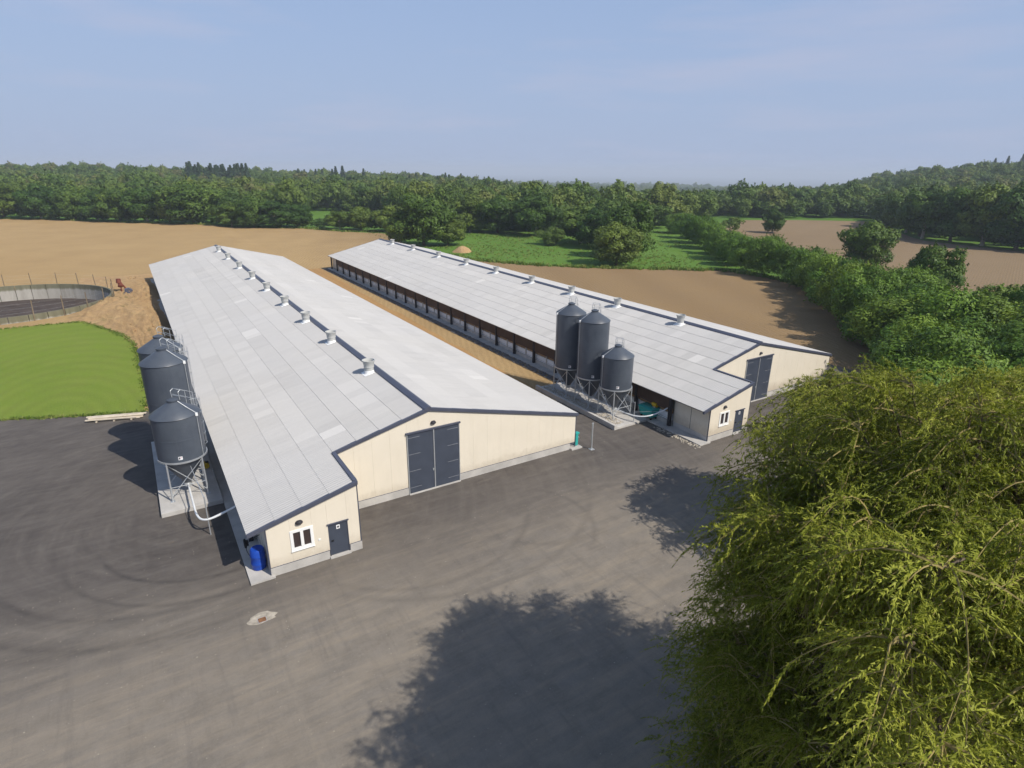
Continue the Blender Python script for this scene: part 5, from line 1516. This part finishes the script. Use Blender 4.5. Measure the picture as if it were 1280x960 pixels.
# ------------------------------------------------------------------ the willows
def willow(name, cx, cy, z0, seed, boughs, label, nsec, ntw, nleaf, leaf, top=None):
    r = np.random.default_rng(seed)
    s = empty(name, (cx, cy, z0), label, 'tree', 'willows beside the yard')
    org = np.array([cx, cy, z0])
    tb = MB()     # woody skeleton
    fork = Vector((cx, cy, z0 + 3.2))
    tb.tube([(cx, cy, z0 - 0.3), (cx + 0.1, cy, z0 + 1.6), fork], [0.62, 0.48, 0.42], 10)
    twigs = MB()
    allP = []; allD = []; allT = []; allS = []
    for (ex, ey, ez, tn) in boughs:
        e = np.array([ex, ey, ez]); f = np.array(fork)
        h = np.linalg.norm(e[:2] - f[:2])
        mid = f * 0.45 + e * 0.55; mid[2] = max(f[2], e[2]) * 0.86 + 0.12 * h * 0.5
        t = np.linspace(0, 1, 12)[:, None]
        B = (1 - t) ** 2 * f + 2 * t * (1 - t) * mid + t ** 2 * e
        B[1:-1] += r.normal(0, 0.12, (10, 3))
        tb.tube([tuple(p) for p in B], list(np.linspace(0.15, 0.012, 12)), 5)
        # secondary branches
        out = (e - f); out[2] = 0; out /= np.linalg.norm(out) + 1e-6
        for k in range(nsec):
            u = r.uniform(0.56, 1.0) if k > 2 else 1.0
            i = u * 11; i0 = min(10, int(i)); p0 = B[i0] + (B[i0 + 1] - B[i0]) * (i - i0)
            dirv = out * r.uniform(0.1, 0.9) + r.normal(0, 0.75, 3); dirv[2] = abs(dirv[2]) * 0.55 + 0.10
            dirv /= np.linalg.norm(dirv)
            Ls = r.uniform(1.1, 2.3)
            m = 7
            tt = np.linspace(0, 1, m)[:, None]
            S = p0 + dirv * Ls * tt + np.array([0, 0, -1]) * (Ls * 0.75) * tt ** 2.2
            twigs.tube([tuple(p) for p in S], list(np.linspace(0.022, 0.006, m)), 3)
            # twigs
            tv = np.clip(r.normal(tn, 0.17), 0, 1)
            q = r.uniform(0.12, 1.0, ntw)
            base = p0 + dirv * Ls * q[:, None] + np.array([0, 0, -1]) * (Ls * 0.75) * (q[:, None]) ** 2.2
            td = dirv * 0.55 + r.normal(0, 0.60, (ntw, 3)); td[:, 2] += 0.10
            td /= np.linalg.norm(td, axis=1, keepdims=True)
            lt = r.uniform(0.45, 1.15, ntw)
            droop = r.uniform(0.30, 0.95, ntw)
            w = r.uniform(0.05, 1.0, (ntw, nleaf))
            P = base[:, None, :] + td[:, None, :] * (lt[:, None] * w)[..., None]
            P[..., 2] -= (lt[:, None] * droop[:, None] * w ** 1.9)
            tan = td[:, None, :] * np.ones((1, nleaf, 1)); tan = tan.copy(); tan[..., 2] -= droop[:, None] * 1.9 * w ** 0.9
            tan += r.normal(0, 0.50, tan.shape)
            tan /= np.linalg.norm(tan, axis=-1, keepdims=True)
            allP.append(P.reshape(-1, 3)); allD.append(tan.reshape(-1, 3))
            allT.append(np.clip(tv + r.normal(0, 0.13, P.shape[0] * P.shape[1]), 0, 1))
            if k % 2 == 0:
                for j in range(0, ntw, 3):
                    pts = [tuple(base[j] + td[j] * lt[j] * w_ - np.array([0, 0, lt[j] * droop[j] * w_ ** 1.9])) for w_ in (0, 0.5, 1.0)]
                    twigs.tube(pts, [0.010, 0.007, 0.004], 3)
    P = np.concatenate(allP) - org; D = np.concatenate(allD); T = np.concatenate(allT)
    n = len(P)
    up = np.array([0.18, -0.40, 1.0]) + 0.55 * unit(r, n)
    side = np.cross(D, up); side /= np.linalg.norm(side, axis=1, keepdims=True) + 1e-9
    L = (leaf * r.uniform(0.7, 1.3, n))[:, None]; W = L * 0.15
    Q = np.stack([P + side * W, P + D * L, P - side * W + D * L * 0.12], 1)
    me = tri_mesh('crown', Q, M['willow'], T)
    link('crown', me, s)
    tb.obj('trunk', M['bark'], s, smooth=True)
    twigs.obj('twigs', M['willow_twig'], s)
    print(name, 'leaves', n)
    return s

def dome(cx, cy, R, zt, zb, n, seed, sx=1.0, sy=1.0):
    """end points of boughs over a dome: many on top, skirts lower down"""
    r = random.Random(seed); out = []
    for i in range(n):
        u = (i + 0.5) / n
        a = i * 2.39996 + r.uniform(-0.3, 0.3)
        rad = math.sqrt(u) * R * r.uniform(0.86, 1.08)
        z = zb + (zt - zb) * math.sqrt(max(0.0, 1 - (rad / R / 1.06) ** 2)) * r.uniform(0.90, 1.06)
        out.append((cx + rad * math.cos(a) * sx, cy + rad * math.sin(a) * sy, z, r.uniform(0.15, 0.85)))
    return out
def skirt(cx, cy, R, z0, z1, n, seed):
    r = random.Random(seed)
    return [(cx + R * r.uniform(0.75, 1.05) * math.cos(a), cy + R * r.uniform(0.75, 1.05) * math.sin(a), r.uniform(z0, z1), r.uniform(0.05, 0.6)) for a in [2 * math.pi * (i + r.random()) / n for i in range(n)]]
WB1 = dome(16.5, 4.7, 5.6, 15.2, 7.0, 74, 1) + dome(11.6, 2.9, 3.2, 15.2, 9.0, 16, 8) + skirt(16.5, 4.7, 5.6, 3.0, 10.5, 54, 2) + skirt(14.6, 8.0, 1.3, 2.5, 11.5, 22, 14)
WB1 = [q for q in WB1 if math.sin(1.75 * q[0] + 0.4) * math.sin(1.75 * q[1] + 1.0) < 0.42]      # open windows in the crown
willow('willow_tree', 16.5, 4.7, 0.0, 5, WB1, 'large yellow green weeping willow casting its shadow across the asphalt', 17, 18, 31, 0.090)
WB2 = dome(32.4, 14.4, 5.6, 9.8, 4.0, 60, 3) + dome(38.0, 8.2, 5.8, 11.0, 4.0, 52, 7) + skirt(34.5, 12.5, 7.0, 2.0, 6.0, 36, 4)
willow('willow_tree', 35.5, 12.2, -0.39, 6, WB2, 'yellow green willow growing between the great willow and the thicket', 12, 12, 21, 0.150)

# ------------------------------------------------------------------ haze
hz = MB().box(-21000, 21000, -21000, 21000, -125, 75)
hm = bpy.data.materials.new('haze'); hm.use_nodes = True
hn = hm.node_tree; hn.nodes.clear()
ho = hn.nodes.new('ShaderNodeOutputMaterial')
pv = hn.nodes.new('ShaderNodeVolumePrincipled')
pv.inputs['Color'].default_value = (0.78, 0.86, 0.97, 1)
pv.inputs['Density'].default_value = 0.00023
hn.links.new(pv.outputs[0], ho.inputs['Volume'])
ha = hz.obj('haze', hm)
tag(ha, 'thin pale summer haze over the countryside', None, None, 'stuff')
